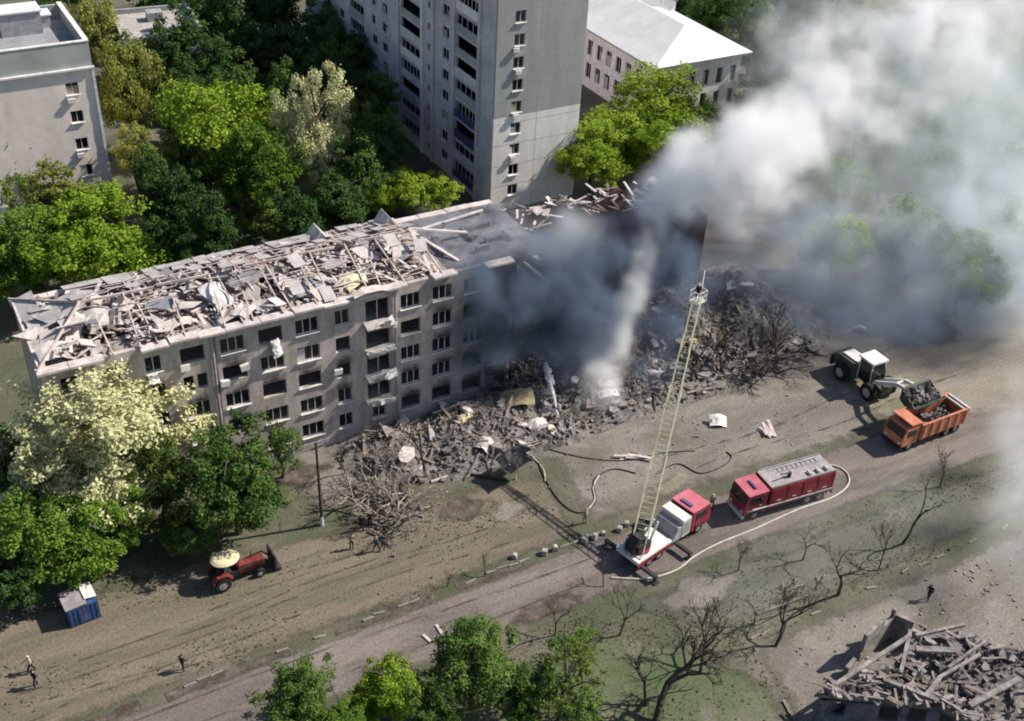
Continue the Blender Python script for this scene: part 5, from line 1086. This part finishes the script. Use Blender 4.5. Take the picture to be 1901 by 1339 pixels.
for i in range(900):
    p = inpoly(); s = q.uniform(.08, .3); bits.box(p+Vector((0, 0, .1)), (s*q.uniform(.7, 2), s, s*.6), Euler((q.random()*3, q.random()*3, q.random()*3)).to_matrix())
stuff(bits.build('rubble_bits', 'rubble', C_))
bits = MB()
for i in range(420):
    x = q.uniform(23, 60); y = q.uniform(-52, -38); s = q.uniform(.05, .2); bits.box((x, y, .012+s*.2), (s*q.uniform(.7, 2.5), s, s*.5), Euler((q.random()*.6, q.random()*.6, q.random()*3)).to_matrix())
stuff(bits.build('scattered_rubble', 'debris'))
bits = MB()
for i in range(700):
    x = q.uniform(-4, 48); y = q.uniform(-20, -4)+abs(q.gauss(0, 3)); s = q.uniform(.04, .13)*(1 if q.random() < .94 else 2)
    if y > -.5: continue
    bits.box((x, y, .02+s*.2), (s*q.uniform(.7, 2.5), s, s*.5), Euler((q.random()*.6, q.random()*.6, q.random()*3)).to_matrix())
stuff(bits.build('scattered_rubble', 'debris'))

# ------------------------------------------------------------------ smoke
def smoke_mat(name, albedo, dens, aniso=.2):
    m = bpy.data.materials.new(name); m.use_nodes = True; nt = m.node_tree; nt.nodes.clear()
    o = nt.nodes.new('ShaderNodeOutputMaterial'); pv = nt.nodes.new('ShaderNodeVolumePrincipled'); nt.links.new(pv.outputs[0], o.inputs['Volume'])
    pv.inputs['Color'].default_value = (*albedo, 1); pv.inputs['Density'].default_value = dens; pv.inputs['Anisotropy'].default_value = aniso; return m
def smoke(name, blobs, lo, hi, vox, m, ns=.12, warp=5., ero=.75, seed=0., pw=2.6, thr=.012, cap=3.):
    """blobs: (centre, (rx,ry,rz), weight); a voxel cloud grown from soft ellipsoids, bent and eaten away by noise"""
    ng = bpy.data.node_groups.new(name, 'GeometryNodeTree'); ng.interface.new_socket('Geometry', in_out='OUTPUT', socket_type='NodeSocketGeometry'); N = ng.nodes; L = ng.links
    def vm(op, a, b=None, c=None):
        n = N.new('ShaderNodeVectorMath'); n.operation = op
        for i, x in enumerate((a, b, c)):
            if x is None: continue
            if isinstance(x, (tuple, list, Vector)): n.inputs[i].default_value = tuple(x)
            else: L.new(x, n.inputs[i])
        return n.outputs['Value' if op == 'LENGTH' else 'Vector']
    def ma(op, a, b, clamp=False):
        n = N.new('ShaderNodeMath'); n.operation = op; n.use_clamp = clamp
        for i, x in enumerate((a, b)):
            if isinstance(x, (int, float)): n.inputs[i].default_value = x
            else: L.new(x, n.inputs[i])
        return n.outputs[0]
    def nz(v, s, d, out):
        n = N.new('ShaderNodeTexNoise'); n.inputs['Scale'].default_value = s; n.inputs['Detail'].default_value = d; n.inputs['Roughness'].default_value = .66; L.new(v, n.inputs['Vector']); return n.outputs[out]
    pos = N.new('GeometryNodeInputPosition').outputs[0]; po = vm('ADD', pos, (seed*13.7, seed*7.1, -seed*3.3))
    w_ = vm('SUBTRACT', nz(po, ns*.8, 3, 1), (.5, .5, .5)); p2 = vm('ADD', pos, vm('MULTIPLY', w_, (warp*2, warp*2, warp*2)))
    p3 = vm('ADD', po, vm('MULTIPLY', w_, (warp, warp, warp))); tot = None
    for c, r, wt in blobs:
        d = vm('LENGTH', vm('MULTIPLY', vm('SUBTRACT', p2, c), (1/r[0], 1/r[1], 1/r[2])))
        mr = N.new('ShaderNodeMapRange'); mr.interpolation_type = 'SMOOTHSTEP'; mr.inputs[1].default_value = 1.15; mr.inputs[2].default_value = .25; mr.inputs[3].default_value = 0; mr.inputs[4].default_value = wt; L.new(d, mr.inputs[0])
        tot = mr.outputs[0] if tot is None else ma('ADD', tot, mr.outputs[0])
    n2 = nz(p3, ns*2.2, 8, 0)
    e = N.new('ShaderNodeMapRange'); e.inputs[1].default_value = .32; e.inputs[2].default_value = .66; e.inputs[3].default_value = 1-ero; e.inputs[4].default_value = 1; L.new(n2, e.inputs[0])
    den = ma('MULTIPLY', tot, ma('POWER', e.outputs[0], pw))
    sep = N.new('ShaderNodeSeparateXYZ'); L.new(pos, sep.inputs[0]); g = N.new('ShaderNodeMapRange'); g.inputs[1].default_value = .2; g.inputs[2].default_value = 2.0; L.new(sep.outputs[2], g.inputs[0]); den = ma('MULTIPLY', den, g.outputs[0])
    den = ma('MINIMUM', ma('MAXIMUM', ma('SUBTRACT', den, thr), 0.), cap)
    vc = N.new('GeometryNodeVolumeCube'); vc.inputs['Min'].default_value = lo; vc.inputs['Max'].default_value = hi
    for a, x0, x1 in zip('XYZ', lo, hi): vc.inputs['Resolution '+a].default_value = int((x1-x0)/vox)
    L.new(den, vc.inputs['Density']); sm = N.new('GeometryNodeSetMaterial'); sm.inputs['Material'].default_value = m; L.new(vc.outputs[0], sm.inputs[0])
    out = N.new('NodeGroupOutput'); L.new(sm.outputs[0], out.inputs[0])
    o = link(name, bpy.data.meshes.new(name)); o.modifiers.new('cloud', 'NODES').node_group = ng; return stuff(o)
def bz(px_, py_, z, r, wt, sq=(1, 1, 1)): return (tuple(gp(px_, py_, z)), (r*sq[0], r*sq[1], r*sq[2]), wt)
def by(px_, py_, Y, r, wt, sq=(1, 1, 1)): return (tuple(yp(px_, py_, Y)), (r*sq[0], r*sq[1], r*sq[2]), wt)
plume = [bz(1118, 715, 2.4, 2.2, 5, (1, 1, 1.5)), bz(1100, 655, 4.6, 2.0, 4.5, (1, 1, 1.6)), bz(1125, 690, 3.4, 2.1, 5, (1, 1, 1.5)), bz(1148, 640, 5.4, 1.9, 5.5, (.9, .9, 1.7)), bz(1163, 590, 7.6, 2.0, 6, (.8, .8, 1.9)), bz(1178, 535, 9.8, 2.2, 6, (.8, .8, 1.9)), bz(1192, 475, 11.4, 2.4, 4.5, (.9, .9, 1.6)), bz(1212, 420, 13.4, 3.1, 4), bz(1250, 370, 15.5, 4.2, 3.0), bz(1310, 325, 18, 5.2, 3.2), bz(1375, 285, 20, 6.2, 3.2), bz(1440, 245, 20, 6.5, 2.6), bz(1500, 200, 20, 7, 1.7), bz(1560, 120, 20, 8, 1.2), bz(1650, 40, 20, 9.5, 1.1), bz(1760, 90, 19, 9.5, 1.5), bz(1820, 0, 21, 10, 1.2), bz(1600, 230, 15, 7, .9), bz(1690, 190, 16, 6, .8), bz(1450, 340, 12, 5.5, 1.3), bz(1370, 390, 11, 4.0, 1.3), bz(1490, 50, 22, 6, .7)]
drift = [bz(1450, 430, 9.5, 6, .9), bz(1580, 400, 9, 8, 1.0), bz(1720, 330, 11, 9, .9), bz(1830, 440, 8, 9, 1.1), bz(1700, 480, 6.5, 8, 1.1), bz(1580, 510, 5.5, 6, 1.0), bz(1480, 510, 5, 5, .8), bz(1860, 560, 5, 6.5, 1.4), bz(1740, 570, 4.0, 5, 1.2), bz(1640, 580, 4.0, 4.5, 1.1), bz(1880, 240, 14, 11, .9), bz(1890, 380, 10, 9, .6), bz(1940, 520, 6, 8, 1.2), bz(1500, 120, 14, 12, .7), bz(1620, 160, 12, 12, .7), bz(1800, 180, 12, 12, .8), bz(1880, 60, 14, 12, .8), bz(1480, 260, 10, 7, .6), bz(1900, 420, 8, 9, .8), bz(1560, 300, 9, 9, .7), bz(1660, 260, 10, 9, .7), bz(1780, 500, 6, 7, 1.2), bz(1520, 470, 6, 6, .9), bz(1850, 320, 11, 9, .7), bz(1400, 470, 8, 4.5, .7), bz(1750, 420, 8, 8, .8),
         bz(1010, 420, 17.5, 3.0, 1.6, (2, 1.2, .8)), bz(815, 428, 17, 2.2, 1.6, (2.2, 1, .7)), bz(900, 450, 17, 2.6, 1.4, (2, 1, .7)), bz(1080, 430, 16.5, 3.5, 1.4), bz(960, 500, 12.5, 2.6, 1.2, (1.4, .6, 1)), bz(870, 500, 13, 2.2, .9, (1.4, .6, .8))]
dark = [bz(1000, 555, 11, 4.0, 2.2, (1.4, .7, 1)), bz(1080, 560, 10, 4.2, 2.4), bz(930, 620, 7.5, 2.8, 2.4, (1.4, .7, .9)), bz(1120, 470, 13.5, 3.8, 1.8), bz(1050, 490, 13, 3.6, 1.4, (1.4, 1, 1)), bz(1255, 480, 11, 3.4, 2.4), bz(1235, 590, 6, 3.0, 2.2), bz(875, 590, 9, 2.2, 1.4), bz(1300, 540, 7, 3.4, 1.4), bz(1050, 650, 5.5, 3.6, 2.0), bz(895, 670, 5, 2.2, 2.2, (1.4, .7, 1)), bz(1225, 680, 3, 2.8, 1.6), bz(1490, 570, 4, 4.5, .9), bz(1610, 600, 3.5, 4.0, 1.0), bz(1750, 585, 4, 4.6, .8), bz(920, 480, 16, 2.8, .8, (1.6, 1, .7)), bz(1340, 480, 9, 4, .9), bz(1120, 600, 7, 2.8, 1.6), bz(1500, 450, 9, 6, .8), bz(1850, 540, 5, 6, 1.0), bz(860, 530, 12, 2.2, 1.2, (1.3, .8, 1)), bz(900, 560, 10, 2.8, 1.8, (1.3, .7, 1)), bz(845, 640, 6.5, 1.8, 1.3), bz(960, 640, 6, 2.8, 1.8), bz(1400, 520, 6, 4, 1.0), bz(1660, 500, 6, 6, .8), bz(1160, 420, 14, 2.8, 1.0),
        by(880, 520, -1.5, 2.4, 2.2, (1.3, .8, 1)), by(930, 560, -1.8, 3.0, 3.0, (1.3, .8, 1)), by(990, 540, -1.8, 3.6, 3.0, (1.3, .8, 1)), by(870, 620, -1.4, 2.2, 2.4, (1, .8, 1)), by(930, 640, -1.8, 2.8, 3.0, (1.2, .8, 1)), by(1010, 620, -2, 3.2, 2.6), by(860, 690, -1.4, 1.8, 1.8), by(1060, 560, -2, 3.8, 2.6), by(1100, 640, -2, 3.0, 2.0), by(1250, 500, -2, 3.6, 2.2), by(1230, 600, -3, 3.0, 2.0), by(1000, 470, -.5, 3.0, 1.6, (1.4, 1, .8)), bz(1550, 590, 5, 4.6, .9), bz(1680, 600, 4.5, 4.2, 1.0), bz(1820, 600, 4.5, 4.2, .9), bz(1420, 590, 4, 3.2, .7)]
smoke('smoke_plume', plume, (16, -20, 0), (140, 66, 52), .75, smoke_mat('white_smoke', (.99, .992, .994), .46, -.2), ns=.12, warp=4.0, ero=.97, seed=1, pw=2.2, thr=.13, cap=2.)
smoke('smoke_drift', drift, (6, -24, 0), (150, 60, 34), 1.0, smoke_mat('drift_smoke', (.86, .915, .965), .17, 0), ns=.09, warp=4, ero=.85, seed=5)
smoke('soot_smoke', dark, (6, -18, 0), (90, 16, 26), .6, smoke_mat('soot', (.22, .28, .38), .46, 0), ns=.17, warp=2.2, ero=.92, seed=2, pw=2.4, thr=.05)
wisp = [bz(1890, 800, 5, 3.2, 1.6), bz(1895, 880, 6, 3.4, 1.8), bz(1895, 970, 6, 3.2, 1.5), bz(1850, 1020, 5, 2.2, .7), bz(1910, 720, 4, 2.8, 1.0), bz(1900, 1060, 5, 2.6, .6), bz(1420, 1000, 2.4, 3.6, .22, (1.6, 1, .6)), bz(1560, 960, 2.4, 4, .25, (1.6, 1, .6)), bz(1680, 930, 2.4, 3.6, .3, (1.5, 1, .6)), bz(1380, 1110, 2.4, 4, .2, (1.4, 1, .6))]
smoke('smoke_wisp', wisp, (12, -52, 0), (74, -12, 16), .7, smoke_mat('grey_smoke', (.95, .97, .99), .22, 0), ns=.1, warp=2.2, ero=.6, seed=3)
